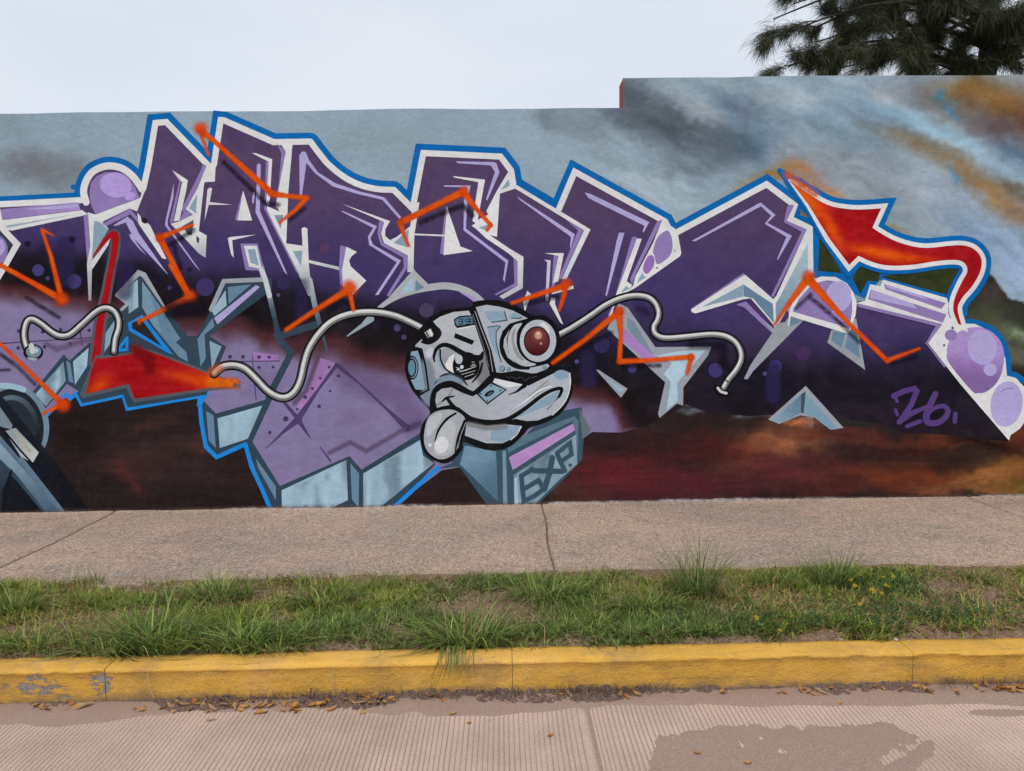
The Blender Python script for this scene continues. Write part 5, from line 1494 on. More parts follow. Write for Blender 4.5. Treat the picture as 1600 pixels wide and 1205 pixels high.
# ------------------------------------------------------------------ grass
def blades(base, h, w, az, lean, curl, colr, tipc=None, seg=3):
    n = len(base)
    ts = np.linspace(0, 1, seg + 1)
    dirx, diry = np.cos(az), np.sin(az)
    sx, sy = -diry, dirx
    V, C = [], []
    for k, t in enumerate(ts):
        out_ = h * (lean * t + curl * t * t)
        zz_ = h * t * np.sqrt(np.clip(1 - (lean * .55 + curl * .55 * t) ** 2, 0.05, 1)) - h * np.clip(curl - .45, 0, 2) * t ** 3 * 0.75
        c = base + np.stack([dirx * out_, diry * out_, zz_], 1)
        ww = w * (1 - t) ** 0.6 * 0.5 if k < seg else w * 0
        cc = colr * (0.62 + 0.38 * t) if tipc is None else colr * (1 - t) + tipc * t
        cc = colr if tipc is None else cc
        if k < seg:
            V += [c + np.stack([sx * ww, sy * ww, 0 * ww], 1), c - np.stack([sx * ww, sy * ww, 0 * ww], 1)]; C += [cc, cc]
        else:
            V += [c]; C += [cc]
    m = len(V)
    V = np.stack(V, 1).reshape(-1, 3); C = np.stack(C, 1).reshape(-1, 3)
    o = np.arange(n)[:, None, None] * m
    F_ = []
    for k in range(seg - 1):
        F_ += [[2 * k, 2 * k + 1, 2 * k + 2], [2 * k + 1, 2 * k + 3, 2 * k + 2]]
    F_ += [[2 * seg - 2, 2 * seg - 1, 2 * seg]]
    F_ = (np.array(F_)[None] + o).reshape(-1, 3)
    return V, F_, C


GREENS = np.array([(0.098, 0.150, 0.028), (0.150, 0.220, 0.040), (0.066, 0.112, 0.028), (0.240, 0.300, 0.090), (0.165, 0.200, 0.075)])
STRAW = np.array([(0.40, 0.31, 0.17), (0.30, 0.22, 0.12), (0.24, 0.15, 0.08)])


def gcol(n, dry=0.1):
    c = GREENS[rng.integers(0, len(GREENS), n)] * rng.uniform(.45, 1.8, (n, 1))
    d = rng.random(n) < dry
    c[d] = STRAW[rng.integers(0, 3, d.sum())] * rng.uniform(.7, 1.2, (d.sum(), 1))
    return c


BARE = [(222, 918, 46, 9), (300, 908, 60, 8), (470, 930, 62, 16), (430, 965, 30, 10), (700, 948, 56, 12), (800, 942, 60, 10), (620, 985, 24, 6), (968, 938, 24, 18), (1130, 952, 38, 16), (1120, 905, 50, 5), (1288, 990, 30, 10), (1440, 985, 40, 9),
        (1020, 900, 30, 6), (1550, 930, 26, 10), (1480, 915, 24, 6), (20, 985, 18, 8), (290, 1022, 40, 8), (900, 1000, 20, 6), (560, 938, 26, 8), (1330, 925, 30, 6)]


def cover(x, y):
    q, r_ = to_px(x, y, np.full_like(x, 0.16))
    d = sstep(0.38, 0.60, fbm(x * 2.0, y * 3.4, 6, 4))
    d = 0.14 + 0.86 * d
    for bx_, by_, rx, ry in BARE:
        d = d * (1 - 0.97 * np.exp(-(((q - bx_) / (rx * 1.15)) ** 2 + ((r_ - by_) / (ry * 1.3)) ** 2)))
    d = d * (1 - sstep(-0.10, 0.035, y - PAVE_EDGE(x) + (fbm(x * 5, y * 5, 2, 3) - .5) * 0.14))
    d = d * sstep(-0.012, 0.03, y - KERB_B + (fbm(x * 3.5, x * 0, 1, 3) - .62) * 0.16)
    return d


N = 560000
bx_ = np.concatenate([rng.uniform(-3.6, 3.6, int(N * .74)), rng.uniform(X0, X1, int(N * .26))])
by_ = rng.uniform(KERB_B - 0.05, 4.3, len(bx_))
# blades grow in small rosettes
cell = 0.055
jx, jy = vnoise(np.floor(bx_ / cell) * 1.37, np.floor(by_ / cell) * 2.11, 1), vnoise(np.floor(bx_ / cell) * 2.3 + 5, np.floor(by_ / cell) * 1.7, 2)
keep = rng.random(len(bx_)) < cover(bx_, by_) * 0.72
bx_, by_, jx, jy = bx_[keep], by_[keep], jx[keep], jy[keep]
pull = rng.random(len(bx_)) ** 0.6 * 0.75
cx_ = (np.floor(bx_ / cell) + jx) * cell; cy_ = (np.floor(by_ / cell) + jy) * cell
az = np.arctan2(by_ - cy_, bx_ - cx_) + rng.normal(0, .6, len(bx_))
bx_ = bx_ + (cx_ - bx_) * pull; by_ = by_ + (cy_ - by_) * pull
lush = fbm(bx_ * 1.7, by_ * 2.4, 3, 3)
h = (0.020 + 0.054 * rng.random(len(bx_)) ** 1.8) * (0.40 + 1.1 * lush)
base = np.stack([bx_, by_, np.where(by_ < KERB_B, 0.149, verge_z(bx_, by_)) - 0.003], 1)
dryness = 0.10 + 0.35 * (1 - cover(bx_, by_))
colr = gcol(len(bx_), 0)
dd = rng.random(len(bx_)) < dryness
colr[dd] = STRAW[rng.integers(0, 3, dd.sum())] * rng.uniform(.7, 1.2, (dd.sum(), 1))
hue = sstep(.35, .65, fbm(bx_ * .9, by_ * 1.3, 4, 3))[:, None]
colr = colr * (np.array((1.0, 1.05, 1.0)) * (1 - hue) + np.array((1.38, 1.28, .9)) * hue)
V, F, C = blades(base, h, rng.uniform(.0030, .0070, len(h)), az, rng.uniform(.25, 1.0, len(h)), rng.uniform(.1, 1.0, len(h)), colr, seg=2)
tag(mesh_obj('grass', V, F, M_GRASS, None, C), 'short patchy green grass covering the verge between kerb and pavement', 'grass', kind='stuff')

# flat straw litter on bare soil
n = 9000
lx = rng.uniform(-4.2, 4.2, n); ly = rng.uniform(KERB_B + .01, 4.24, n)
k = rng.random(n) < np.clip(1.15 - cover(lx, ly), 0, 1)
lx, ly = lx[k], ly[k]
V, F, C = blades(np.stack([lx, ly, verge_z(lx, ly) + 0.006 + 0.01 * rng.random(len(lx))], 1), rng.uniform(.02, .08, len(lx)), rng.uniform(.0015, .003, len(lx)), rng.uniform(0, 6.28, len(lx)),
                 rng.uniform(.9, 1.1, len(lx)), rng.uniform(0, .1, len(lx)), STRAW[rng.integers(0, 3, len(lx))] * rng.uniform(.6, 1.2, (len(lx), 1)), seg=2)
V[:, 2] = np.minimum(V[:, 2], verge_z(V[:, 0], V[:, 1]) + 0.022)
tag(mesh_obj('straw_litter', V, F, M_LEAF, None, C), 'dead straw strewn over the bare soil of the verge', 'straw', kind='stuff')

# small round leaved ground cover at the right
n = 26000
lx = rng.uniform(0.8, 4.4, n); ly = rng.uniform(KERB_B + .0, 4.12, n)
q, r_ = to_px(lx, ly, np.full(n, .16))
m = np.exp(-(((q - 1440) / 130) ** 2 + ((r_ - 968) / 24) ** 2)) + .8 * np.exp(-(((q - 1400) / 70) ** 2 + ((r_ - 915) / 14) ** 2)) + .7 * np.exp(-(((q - 1240) / 90) ** 2 + ((r_ - 980) / 18) ** 2)) + .6 * np.exp(-(((q - 1060) / 70) ** 2 + ((r_ - 965) / 22) ** 2))
k = rng.random(n) < m * (0.35 + 0.65 * sstep(.4, .55, fbm(lx * 6, ly * 6, 2, 3))) * (cover(lx, ly) > 0.12)
lx, ly = lx[k], ly[k]
n = len(lx)
a = rng.uniform(0, 6.28, n); s = rng.uniform(.0045, .0095, n); til = rng.uniform(-.55, .55, n)
zb = verge_z(lx, ly) + 0.006 + 0.034 * rng.random(n) * (0.5 + fbm(lx * 5, ly * 5, 4, 3))
pt = []
for ca, cr_ in ((0, 1.0), (1.0, .85), (2.1, .8), (math.pi, 1.0), (4.2, .8), (5.3, .85)):
    ex, ey = np.cos(ca) * cr_ * s * 1.25, np.sin(ca) * cr_ * s
    pt.append(np.stack([lx + ex * np.cos(a) - ey * np.sin(a), ly + ex * np.sin(a) + ey * np.cos(a), zb + ex * til + ey * til * .6], 1))
V = np.stack(pt, 1).reshape(-1, 3)
F = (np.array([[0, 1, 2], [0, 2, 3], [0, 3, 4], [0, 4, 5]])[None] + np.arange(n)[:, None, None] * 6).reshape(-1, 3)
cc = np.array((0.055, 0.105, 0.035)) * rng.uniform(.6, 1.6, (n, 1)) * (1 + rng.normal(0, .08, (n, 3)))
tag(mesh_obj('clover_cover', V, F, M_GRASS, None, np.repeat(np.clip(cc, .01, .4), 6, 0)), 'low round leaved weeds matting the right end of the verge', 'weeds', kind='stuff')

# big tufts: one thing each
TUFTS = [  # px of the base, height, spread, blades, broad, label
    (245, 1012, .19, .9, 190, 1, 'largest broad bladed grass tuft at the left, leaning over the yellow kerb'),
    (175, 1018, .17, 1.2, 110, 1, 'low broad bladed tuft at the left whose blades lie flat on the kerb top'),
    (370, 1010, .15, .9, 130, 1, 'broad bladed tuft right of the largest left tuft, beside the kerb'),
    (430, 1020, .12, .9, 90, 1, 'small broad bladed tuft second right of the largest left tuft'),
    (345, 935, .13, .8, 130, 1, 'dark green tuft at the pavement side of the left verge'),
    (140, 912, .09, .8, 80, 0, 'low dark tuft against the pavement at the left'),
    (505, 945, .12, .9, 110, 1, 'tuft left of the middle bare soil patch'),
    (600, 915, .09, .8, 90, 0, 'low tuft at the pavement edge left of the pavement joint'),
    (725, 1010, .17, 1.0, 200, 1, 'dense tuft at mid kerb with blades hanging down its yellow face'),
    (745, 915, .08, .8, 80, 0, 'small tuft on the pavement edge between two bare patches'),
    (850, 935, .12, .9, 130, 1, 'bushy tuft just below the pavement joint'),
    (1085, 935, .30, .75, 260, 0, 'tallest fine bladed tuft in front of the grey shard'),
    (1010, 955, .12, .9, 120, 1, 'broad dark tuft left of the tallest fine tuft'),
    (1300, 918, .20, .8, 200, 0, 'fine bladed tuft right of the tallest one at the pavement edge'),
    (1215, 920, .13, .8, 120, 0, 'fine bladed clump between the two tall fine tufts'),
    (20, 955, .13, .9, 90, 1, 'tuft at the left edge of the verge'),
    (1530, 910, .09, .9, 90, 0, 'low green tuft at the far right of the pavement edge'),
    (60, 1015, .10, 1.0, 100, 1, 'dark low tuft beside the kerb at the left edge'),
]
for tx, tyy, hh, sp, nb, broad, lab in TUFTS:
    gxw, gyw = on_ground(tx, tyy, .155)
    gxw, gyw = float(gxw[0]), max(float(gyw[0]), KERB_B + 0.02)
    nb = int(nb * (1.7 if broad else 1.1)); hh *= 1.3 if broad else 1.1
    rb = rng.random(nb) ** .5 * (0.10 if broad else 0.06)
    ab = rng.uniform(0, 6.28, nb)
    bs = np.stack([rb * np.cos(ab) * 1.7, rb * np.sin(ab) * .8, np.zeros(nb)], 1)
    bs[:, 1] = np.maximum(bs[:, 1], KERB_B + 0.004 - gyw)
    hz = hh * rng.uniform(.45, 1.1, nb)
    cl = gcol(nb, .10) * (np.array((1.05, 1.08, .95)) if broad else np.array((.85, .9, .9)))
    if broad:
        V, F, C = blades(bs, hz, rng.uniform(.0045, .0085, nb), ab + rng.normal(0, .7, nb), rng.uniform(.1, .75, nb) * sp, rng.uniform(.35, 1.35, nb) * sp, cl, seg=6)
    else:
        V, F, C = blades(bs, hz, rng.uniform(.0028, .0050, nb), ab + rng.normal(0, .8, nb), rng.uniform(.02, .8, nb) * sp, rng.uniform(.1, 1.25, nb) * sp, cl, seg=6)
    reach = KERB_Y + 0.03 + 0.10 * fbm((V[:, 0] + gxw) * 7, V[:, 0] * 0, 3, 2) - gyw
    V[:, 1] = np.where(V[:, 1] < reach, reach + (V[:, 1] - reach) * .12, V[:, 1])
    zg = float(verge_z(gxw, gyw)) - 0.004
    Vw = V[:, 2] + zg
    onk = V[:, 1] + gyw < KERB_B
    fl = np.where(onk & (V[:, 1] + gyw > KERB_Y + .004), 0.1545, np.where(V[:, 1] + gyw <= KERB_Y + .004, 0.02, .135))
    V[:, 2] = np.maximum(Vw, fl + 0.003 * rng.random(len(V))) - zg
    o = mesh_obj('grass_tuft', V, F, M_GRASS, None, C)
    o.location = (gxw, gyw, zg)
    tag(o, lab, 'grass tuft', 'grass tufts on the verge')

# long blades of the middle tuft hanging over the kerb face (part of that tuft)
host = [o for o in COL.objects if o.get('label', '').startswith('dense tuft at mid kerb')][0]
V, F, C = [], [], []
for i in range(26):
    x = -0.03 + 0.16 * rng.random() - 0.08
    drop = rng.uniform(.04, .12)
    sgn = rng.uniform(-1, 1)
    pts = []
    for t in np.linspace(0, 1, 8):
        if t < .55:
            yy = KERB_B + 0.01 - (KERB_B - KERB_Y + 0.03) * (t / .55); zz_ = 0.158 + 0.03 * math.sin(math.pi * t / .55)
        else:
            s = (t - .55) / .45
            yy = KERB_Y - 0.02 - 0.008 * math.sin(s * 2); zz_ = 0.158 - drop * s ** 1.3
        pts.append((x + sgn * 0.10 * t * t, yy, zz_))
    b = len(V)
    w = rng.uniform(.003, .005)
    cl = gcol(1, .12)[0]
    for k, p in enumerate(pts):
        ww = w * (1 - (k / 7.2) ** 2) * .5
        V += [(p[0] - ww, p[1], p[2]), (p[0] + ww, p[1], p[2])]; C += [cl, cl]
    F += [(b + 2 * k, b + 2 * k + 1, b + 2 * k + 3, b + 2 * k + 2) for k in range(7)]
V = np.array(V); V[:, 0] -= 0; V[:, 1] -= host.location.y; V[:, 2] -= host.location.z
mesh_obj('hanging_blades', V, F, M_GRASS, host, np.array(C))

# ------------------------------------------------------------------ yellow flowers
def flower_mesh():
    V, F, C = [(0, 0, 0)], [], [(0.16, 0.06, 0.01)]
    n = 8
    for k in range(n):
        a = 2 * math.pi * k / n
        b = len(V)
        for da, r in ((-.32, .55), (-.26, .92), (0, 1.08), (.26, .92), (.32, .55)):
            V.append((math.cos(a + da) * r * .0125, math.sin(a + da) * r * .0125, .0018 * r)); C.append((0.72, 0.46, 0.02))
        F.append((0, b, b + 1, b + 2, b + 3, b + 4))
    b = len(V)
    for k in range(8):
        a = 2 * math.pi * k / 8
        V.append((math.cos(a) * .0045, math.sin(a) * .0045, .0035)); C.append((0.20, 0.09, 0.01))
    V.append((0, 0, .0055)); C.append((0.28, 0.14, 0.015))
    F += [(b + k, b + (k + 1) % 8, b + 8) for k in range(8)]
    return V, F, C


fv, ff, fc = flower_mesh()
f0 = mesh_obj('petals', fv, ff, M_PETAL, None, np.array(fc))
fmesh = f0.data
COL.objects.unlink(f0)
sv, sf = tube([(0, 0, -.085), (.004, 0, -.04), (0, 0, 0)], [.0014, .0012, .001], 5)
smesh_o = mesh_obj('stem', sv, sf, M_GRASS, None, np.tile((0.07, 0.12, .03), (len(sv), 1)))
smesh = smesh_o.data
COL.objects.unlink(smesh_o)
FL = [(1330, 906), (1336, 915), (1352, 912), (1362, 912), (1362, 921), (1366, 925), (1377, 902), (1382, 902), (1386, 916), (1384, 914), (1378, 927), (1390, 929), (1401, 913), (1403, 927), (1396, 901), (1384, 934), (1343, 944), (1346, 958), (1182, 965),
      (1210, 970), (1230, 975), (1237, 963), (1219, 985), (1522, 922), (1565, 915), (1536, 952), (1555, 975)]
for q, r_ in FL:
    X_, Y_ = on_ground(q, r_, .225)
    root = bpy.data.objects.new('yellow_flower', None); COL.objects.link(root)
    g = float(verge_z(X_[0], Y_[0]))
    root.location = (float(X_[0]), float(Y_[0]), g)
    lab = 'small yellow daisy in the patch of flowers right of the fine tuft' if q < 1420 and r_ < 940 and q > 1300 else ('single yellow daisy scattered in the weeds at the far right' if q > 1500 else 'small yellow daisy scattered low in the grass right of the tallest tuft')
    tag(root, lab, 'flower', 'yellow daisies: ' + ('patch' if 'patch' in lab else 'far right' if 'far' in lab else 'scattered'))
    p = bpy.data.objects.new('petals', fmesh); COL.objects.link(p); p.parent = root
    p.location = (0, 0, max(.045, .225 - g)); p.rotation_euler = (rng.uniform(.25, .8), rng.uniform(-.4, .4), rng.uniform(0, 6)); p.scale = [rng.uniform(.6, .95)] * 3
    s_ = bpy.data.objects.new('stem', smesh); COL.objects.link(s_); s_.parent = root
    s_.location = (0, 0, max(.045, .225 - g))

# ------------------------------------------------------------------ gutter dirt and fallen leaves
dx = np.linspace(-4.6, 4.6, 1500); ty = np.linspace(0, 1, 22)
Xg = np.repeat(dx[:, None], 22, 1); Yg = KERB_Y + 0.004 - 0.115 * ty[None] + 0 * Xg
gp, _ = to_px(dx, KERB_Y - .03, np.zeros_like(dx))
amt = np.interp(gp, [-200, 60, 240, 420, 520, 700, 760, 1010, 1060, 1200, 1420, 1500, 1800], [.25, .3, .5, .75, .9, .9, .85, .8, .35, .3, .4, .6, .5])
ridge = np.clip(fbm(Xg * 5, Yg * 9, 2, 4) * 1.1 + amt[:, None] * .55 - .62 - ty[None] * .42, 0, 1)
Zg = 0.002 + 0.030 * ridge * (0.2 + 1.3 * sstep(.35, .7, fbm(Xg * 60, Yg * 60, 5, 3))) + 0.008 * (1 - sstep(0, .2, ty[None])) * fbm(Xg * 12, Yg * 8, 3, 3) - 0.010 * sstep(.6, 1, ty[None]) - 0.006 * (ridge <= 0)
tag(mesh_obj('gutter_dirt', np.stack([Xg, Yg, Zg], -1).reshape(-1, 3), grid_faces(*Xg.shape), M_DIRT), 'crumbly dark dirt collected along the foot of the kerb', 'dirt', kind='stuff')
# root fibres and twigs caught in the gutter
n = 900
tx = rng.choice([480, 560, 690, 770, 890, 910, 960, 1000, 1500, 1570, 350, 420], n) + rng.normal(0, 26, n)
X_, Y_ = on_ground(tx, np.full(n, 1088.0) - tx * 0.004, .01)
Y_ = KERB_Y - np.abs(rng.normal(0, .028, n)) - 0.004
V, F, C = blades(np.stack([X_, Y_, 0.004 + 0.014 * rng.random(n)], 1), rng.uniform(.015, .06, n), rng.uniform(.0012, .0028, n), rng.uniform(0, 6.28, n), rng.uniform(.5, 1.1, n), rng.uniform(-.3, .3, n),
                 np.array((0.10, 0.07, 0.05)) * rng.uniform(.4, 2.2, (n, 1)), seg=3)
V[:, 2] = np.clip(V[:, 2], .003, .05)
V[:, 1] = np.minimum(V[:, 1], KERB_Y - .003)
tag(mesh_obj('root_fibres', V, F, M_LEAF, None, C), 'fine dead roots and twigs caught in the gutter', 'twigs', kind='stuff')


def leaf_mesh(seed, L=.05, W=.018, colr=(0.50, 0.24, 0.07)):
    r = random.Random(seed)
    V, F, C = [], [], []
    n = 7
    tw = r.uniform(-.8, .8); cu = r.uniform(.1, .5)
    for i in range(n):
        t = i / (n - 1)
        w = W * .5 * math.sin(math.pi * min(1, t * .94 + .04)) ** .8 * r.uniform(.85, 1.1)
        z = L * cu * (t - .5) ** 2 * 1.5
        for k, s in enumerate((-1, 0, 1)):
            V.append((L * (t - .5), s * w, .002 + z + (abs(s) * w * .5) + s * w * tw * (t - .5)))
            C.append([c * r.uniform(.7, 1.25) * (0.8 if k == 1 else 1) for c in colr])
    for i in range(n - 1):
        for k in range(2):
            a = i * 3 + k
            F.append((a, a + 3, a + 4, a + 1))
    mz = min(v[2] for v in V)
    return [(x, y, z - mz) for x, y, z in V], F, C


LM = []
for s_, (L_, W_, c_) in enumerate(((.05, .018, (.52, .25, .07)), (.042, .022, (.56, .31, .10)), (.036, .02, (.46, .20, .06)), (.055, .014, (.42, .27, .14)), (.03, .017, (.58, .30, .08)))):
    v, f, c = leaf_mesh(s_, L_, W_, c_)
    o = mesh_obj('fallen_leaf', v, f, M_LEAF, None, np.array(c), smooth=True)
    LM.append(o.data); COL.objects.unlink(o)
ZONES = [((240, 1110), (18, 3), 4), ((275, 1106), (20, 5), 6), ((325, 1103), (28, 5), 16), ((395, 1104), (30, 6), 20), ((455, 1106), (26, 5), 14), ((500, 1100), (24, 5), 10), ((580, 1095), (26, 6), 22), ((545, 1098), (18, 5), 6), ((680, 1086), (18, 4), 5), ((70, 1106), (30, 7), 6),
         ((900, 1088), (60, 5), 7), ((980, 1084), (14, 4), 5), ((1270, 1082), (22, 4), 7), ((1440, 1080), (40, 5), 8), ((1550, 1077), (26, 4), 14), ((1590, 1078), (20, 4), 12), ((1160, 1085), (60, 4), 4)]
ZLAB = ['dry leaf in the gutter just right of the curled seed pod', 'dry orange leaf in the gutter below the largest left tuft', 'orange leaf in the gutter pile below the tuft right of the largest one', 'orange leaf in the wide gutter pile below the small broad tuft',
        'orange leaf in the gutter between the wide pile and the densest pile', 'leaf at the thin right end of the wide gutter pile', 'orange leaf heaped in the densest gutter pile left of the middle tuft', 'leaf at the left foot of the densest gutter pile',
        'leaf caught in the gutter dirt below the middle tuft', 'leaf scattered round the curled seed pod at the left', 'dry leaf in the gutter right of the kerb crack', 'leaf in the small gutter cluster below the broad dark tuft', 'leaf in the gutter cluster above the brown dust patch',
        'leaf in the gutter below the right kerb joint', 'dry leaf in the pile near the right end of the gutter', 'leaf in the gutter pile at the right edge', 'lone gutter leaf between the middle and right clusters']
for zi, ((zx, zy), (sx_, sy_), cnt) in enumerate(ZONES):
    for _ in range(cnt):
        q, r_ = zx + rng.normal(0, sx_ * .7), zy + rng.normal(0, sy_ * .8)
        X_, Y_ = on_ground(q, r_, .006)
        y_ = min(float(Y_[0]), KERB_Y - .02)
        o = bpy.data.objects.new('fallen_leaf', LM[rng.integers(0, 5)]); COL.objects.link(o)
        o.location = (float(X_[0]), y_, .004 + .012 * rng.random() * (y_ > KERB_Y - .1))
        o.rotation_euler = (rng.uniform(-.5, .5), rng.uniform(-.4, .4), rng.uniform(0, 6.28)); o.scale = [rng.uniform(.6, 1.1)] * 3
        tag(o, ZLAB[zi], 'leaf', 'gutter leaves: ' + ZLAB[zi][-34:])
for q, r_, k, lab in ((708, 1114, 1, 'single orange leaf on the road, left of two near the middle'), (733, 1128, 4, 'single orange leaf on the road, right of two near the middle'), (793, 1098, 4, 'lone leaf on the dusty road edge below the kerb crack'),
                      (1313, 1098, 4, 'bright yellow leaf on the road above the dust patch'), (1169, 1191, 1, 'yellow leaf lying on the brown dust patch at the bottom right'), (1090, 1176, 2, 'small brown leaf at the left of the brown dust patch'), (860, 1148, 2, 'tiny leaf under the dark stain on the road'), (330, 1124, 3, 'thin grey brown leaf on the road at the left')):
    X_, Y_ = on_ground(q, r_, .006)
    o = bpy.data.objects.new('fallen_leaf', LM[k]); COL.objects.link(o)
    o.location = (float(X_[0]), float(Y_[0]), .003); o.rotation_euler = (0, 0, rng.uniform(-.5, .5)); o.scale = [.8] * 3
    tag(o, lab, 'leaf', 'single leaves on the road')
v, f, c = leaf_mesh(31, .12, .032, (.42, .27, .12))
o = mesh_obj('seed_pod', v, f, M_LEAF, None, np.array(c), smooth=True)
X_, Y_ = on_ground(122, 1106, .006)
o.location = (float(X_[0]), float(Y_[0]), .006); o.rotation_euler = (.3, -.15, .45)
tag(o, 'long curled brown seed pod in the gutter at the left', 'seed pod')
# straws leaning on the kerb
for q0, r0, q1, r1, lab in ((230, 1050, 242, 1086, 'pale straw leaning on the kerb face below the largest left tuft'), (846, 972, 851, 1006, 'bent pale grass stalk standing at the kerb right of the middle tuft'), (520, 1048, 522, 1072, 'short pale straw against the kerb left of the middle tuft')):
    if r1 < 1020:
        a, b = on_ground(q1, r1, .16); p1 = Vector((float(a[0]), float(b[0]), .15)); pm = p1 + Vector((.0, .0, .09)); p0 = p1 + Vector((-.03, 0, .115))
    else:
        a, _ = on_wall(q1, r1, KERB_Y - .02); b, zz_ = on_wall(q0, r0, KERB_Y - .01)
        p1 = Vector((float(a[0]), KERB_Y - .03, .03)); p0 = Vector((float(b[0]), KERB_Y - .010, .14)); pm = (p0 + p1) / 2 + Vector((-.004, -.006, 0))
    v, f = tube([p0, pm, p1], [.0012, .0018, .0022], 5)
    o = mesh_obj('straw_stalk', v, f, M_LEAF, None, np.tile((.52, .42, .24), (len(v), 1)))
    tag(o, lab, 'straw')
# pebble on the kerb
bp = []
import bmesh
bm = bmesh.new(); bmesh.ops.create_icosphere(bm, subdivisions=2, radius=.011)
for v_ in bm.verts: v_.co = v_.co * (1 + .25 * (vnoise(v_.co.x * 200, v_.co.y * 200 + v_.co.z * 90, 2) - .5)); v_.co.z *= .6
me = bpy.data.meshes.new('pebble'); bm.to_mesh(me); bm.free()
me.materials.append(M_ROAD)
o = bpy.data.objects.new('pebble', me); COL.objects.link(o)
X_, Y_ = on_ground(1400, 1000, .155)
o.location = (float(X_[0]), float(Y_[0]), .157)
tag(o, 'small grey pebble on the kerb top at the right', 'pebble')

# ------------------------------------------------------------------ tree behind the wall
tree = bpy.data.objects.new('pine_tree', None); COL.objects.link(tree)
TX, TY = 8.2, 12.4
tree.location = (TX, TY, -0.12)
tag(tree, 'dark needle leaved tree reaching over the wall at the upper right', 'tree')


def at(q, r_, Y):
    a, z_ = on_wall(q, r_, Y)
    return Vector((float(a[0]), Y, float(z_[0])))


loc = Vector((TX, TY, -0.12))
trunk = [Vector((0, 0, 0)), Vector((.06, .02, 2)), Vector((-.05, .05, 4.2)), Vector((.05, 0, 6.5)), Vector((0, .05, 9)), Vector((.04, 0, 11.5))]
v, f = tube(trunk, [.24, .21, .18, .14, .09, .03], 10)
mesh_obj('trunk', v, f, M_BARK, tree, smooth=True)
LV, LF = [], []
twigs = []


def add_tube(path, r0_, r1_, sides=5):
    n_ = len(path)
    v, f = tube(path, [r0_ + (r1_ - r0_) * i / (n_ - 1) for i in range(n_)], sides)
    b = len(LV)
    LV.extend(v); LF.extend([tuple(i + b for i in q) for q in f])


def limb(p0, p1, r, depth, R):
    d = p1 - p0
    L_ = d.length
    n_ = 6
    path = []
    side = d.cross(Vector((0, 0, 1))).normalized()
    bend = R.uniform(-.12, .12)
    for i in range(n_ + 1):
        t = i / n_
        path.append(p0 + d * t + side * (bend * L_ * math.sin(math.pi * t)) + Vector((0, 0, 0.10 * L_ * math.sin(math.pi * t))))
    add_tube(path, r, max(.004, r * .3), 6 if depth == 0 else 4)
    if depth >= 2:
        for i in range(1, n_ + 1):
            twigs.append((path[i], (path[i] - path[i - 1]).normalized(), 1))
        return
    kids = int(R.uniform(5, 8)) if depth == 0 else int(R.uniform(4, 6))
    for k in range(kids):
        t = R.uniform(.25, 1.0)
        i = min(n_ - 1, int(t * n_))
        b = path[i].lerp(path[i + 1], t * n_ - i)
        dirn = (d.normalized() * R.uniform(.5, 1.0) + Vector((R.uniform(-1, 1), R.uniform(-1, 1), R.uniform(-.8, .55))) * .75).normalized()
        limb(b, b + dirn * L_ * R.uniform(.18, .36) * (1.3 - t), r * .42, depth + 1, R)
    twigs.append((path[-1], d.normalized(), 1))


R = random.Random(4)
# limbs whose ends show over the wall, then the rest of the crown above and behind
ends = [(1218, 56, 11.6), (1240, 6, 11.9), (1262, 92, 11.2), (1300, 30, 12.1), (1325, 60, 12.0), (1345, 98, 11.4), (1362, 12, 12.2), (1232, 104, 11.3), (1276, 66, 11.7), (1306, 108, 11.5), (1208, 30, 11.8), (1420, 104, 11.4), (1430, 40, 12.3), (1475, 85, 11.8), (1505, 60, 12.3), (1540, 95, 11.5), (1560, 45, 12.0), (1590, 80, 11.5), (1620, 50, 11.8), (1650, 90, 12.2), (1600, 20, 11.2), (1530, 20, 11.4), (1470, 10, 11.5), (1390, 5, 11.8),
        (1300, -20, 12.0), (1250, -50, 12.2)]
for q, r_, Y in ends:
    e = at(q, r_, Y) - loc
    hgt = max(3.6, e.z - R.uniform(.0, .5) + 0.10 * abs(e.x))
    limb(Vector((0, 0, min(hgt, e.z + .5))), e, .034, 0, R)
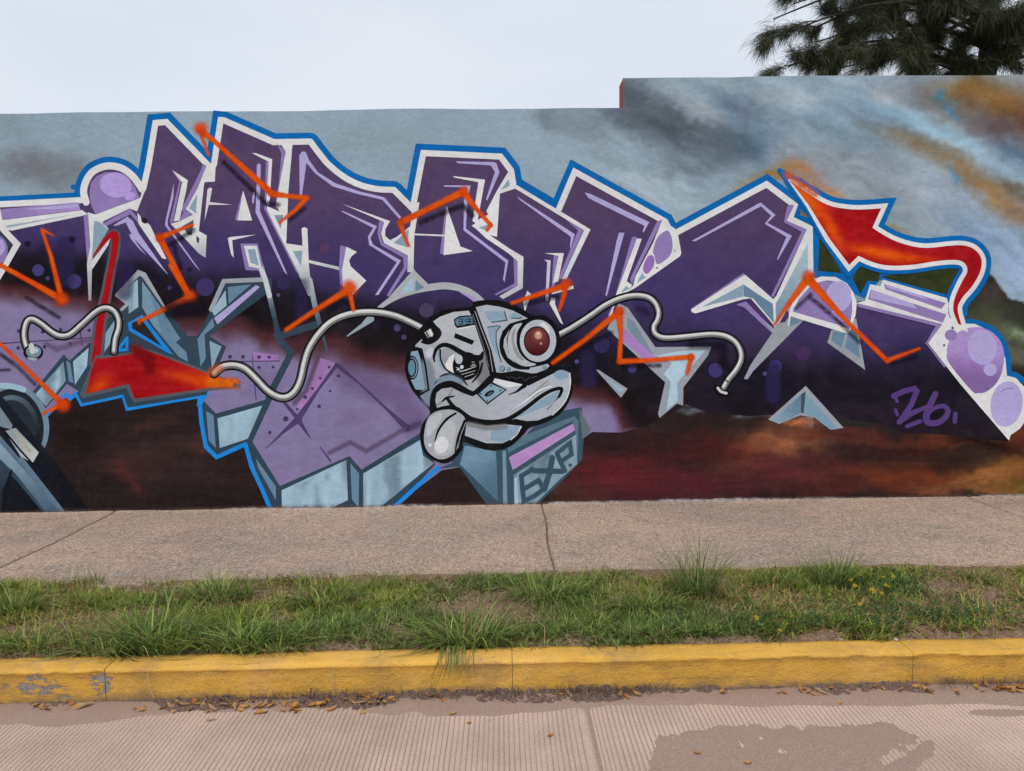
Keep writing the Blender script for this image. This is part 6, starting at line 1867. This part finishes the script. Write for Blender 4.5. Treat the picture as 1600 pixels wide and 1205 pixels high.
for k in range(26):
    hgt = R.uniform(5.2, 11)
    a = R.uniform(0, 6.28); L_ = (12.2 - hgt) * R.uniform(.35, .55)
    limb(Vector((0, 0, hgt)), Vector((math.cos(a) * L_, math.sin(a) * L_, hgt + R.uniform(-.3, .5))), .05, 0, R)
mesh_obj('limbs', LV, LF, M_BARK, tree)
# needle sprays
TP = np.array([t[0] for t in twigs]); TD = np.array([t[1] for t in twigs])
pq, pr = to_px(TP[:, 0] + TX, TP[:, 1] + TY, TP[:, 2] - .12)
vis = (pq > 1120) & (pq < 1700) & (pr > -90) & (pr < 150)
NP_, ND_, SZ = [], [], []
for i in range(len(TP)):
    k = 17 if vis[i] else 3
    NP_.append(TP[i] + rng.normal(0, .035, (k, 3)) + TD[i] * rng.uniform(-.10, .10, (k, 1)))
    dd_ = TD[i] * rng.uniform(.7, 1.1, (k, 1)) + rng.normal(0, .36, (k, 3)) + np.array((0, 0, -.18))
    ND_.append(dd_ / np.linalg.norm(dd_, axis=1, keepdims=True)); SZ.append(np.full(k, 1.0 if vis[i] else 3.0))
NP_ = np.concatenate(NP_); ND_ = np.concatenate(ND_); SZ = np.concatenate(SZ)
n = len(NP_)
Ln = rng.uniform(.12, .30, n)[:, None]
sd_ = np.cross(ND_, rng.normal(0, 1, (n, 3))); sd_ /= np.linalg.norm(sd_, axis=1, keepdims=True)
wd = (rng.uniform(.0018, .0032, n) * SZ)[:, None]
mid_ = NP_ + ND_ * Ln * .55 + np.array((0, 0, -.012)); tip = NP_ + ND_ * Ln + np.array((0, 0, -.05)) * Ln / .15
V = np.stack([NP_ + sd_ * wd, NP_ - sd_ * wd, mid_ + sd_ * wd * .9, mid_ - sd_ * wd * .9, tip], 1).reshape(-1, 3)
F = (np.array([[0, 1, 2], [1, 3, 2], [2, 3, 4]])[None] + np.arange(n)[:, None, None] * 5).reshape(-1, 3)
cc = np.array((0.062, 0.070, 0.034)) * rng.uniform(.4, 1.7, (n, 1)) * (1 + rng.normal(0, .10, (n, 3)))
mesh_obj('crown', V, F, M_NEEDLE, tree, np.repeat(np.clip(cc, .008, .3), 5, 0))
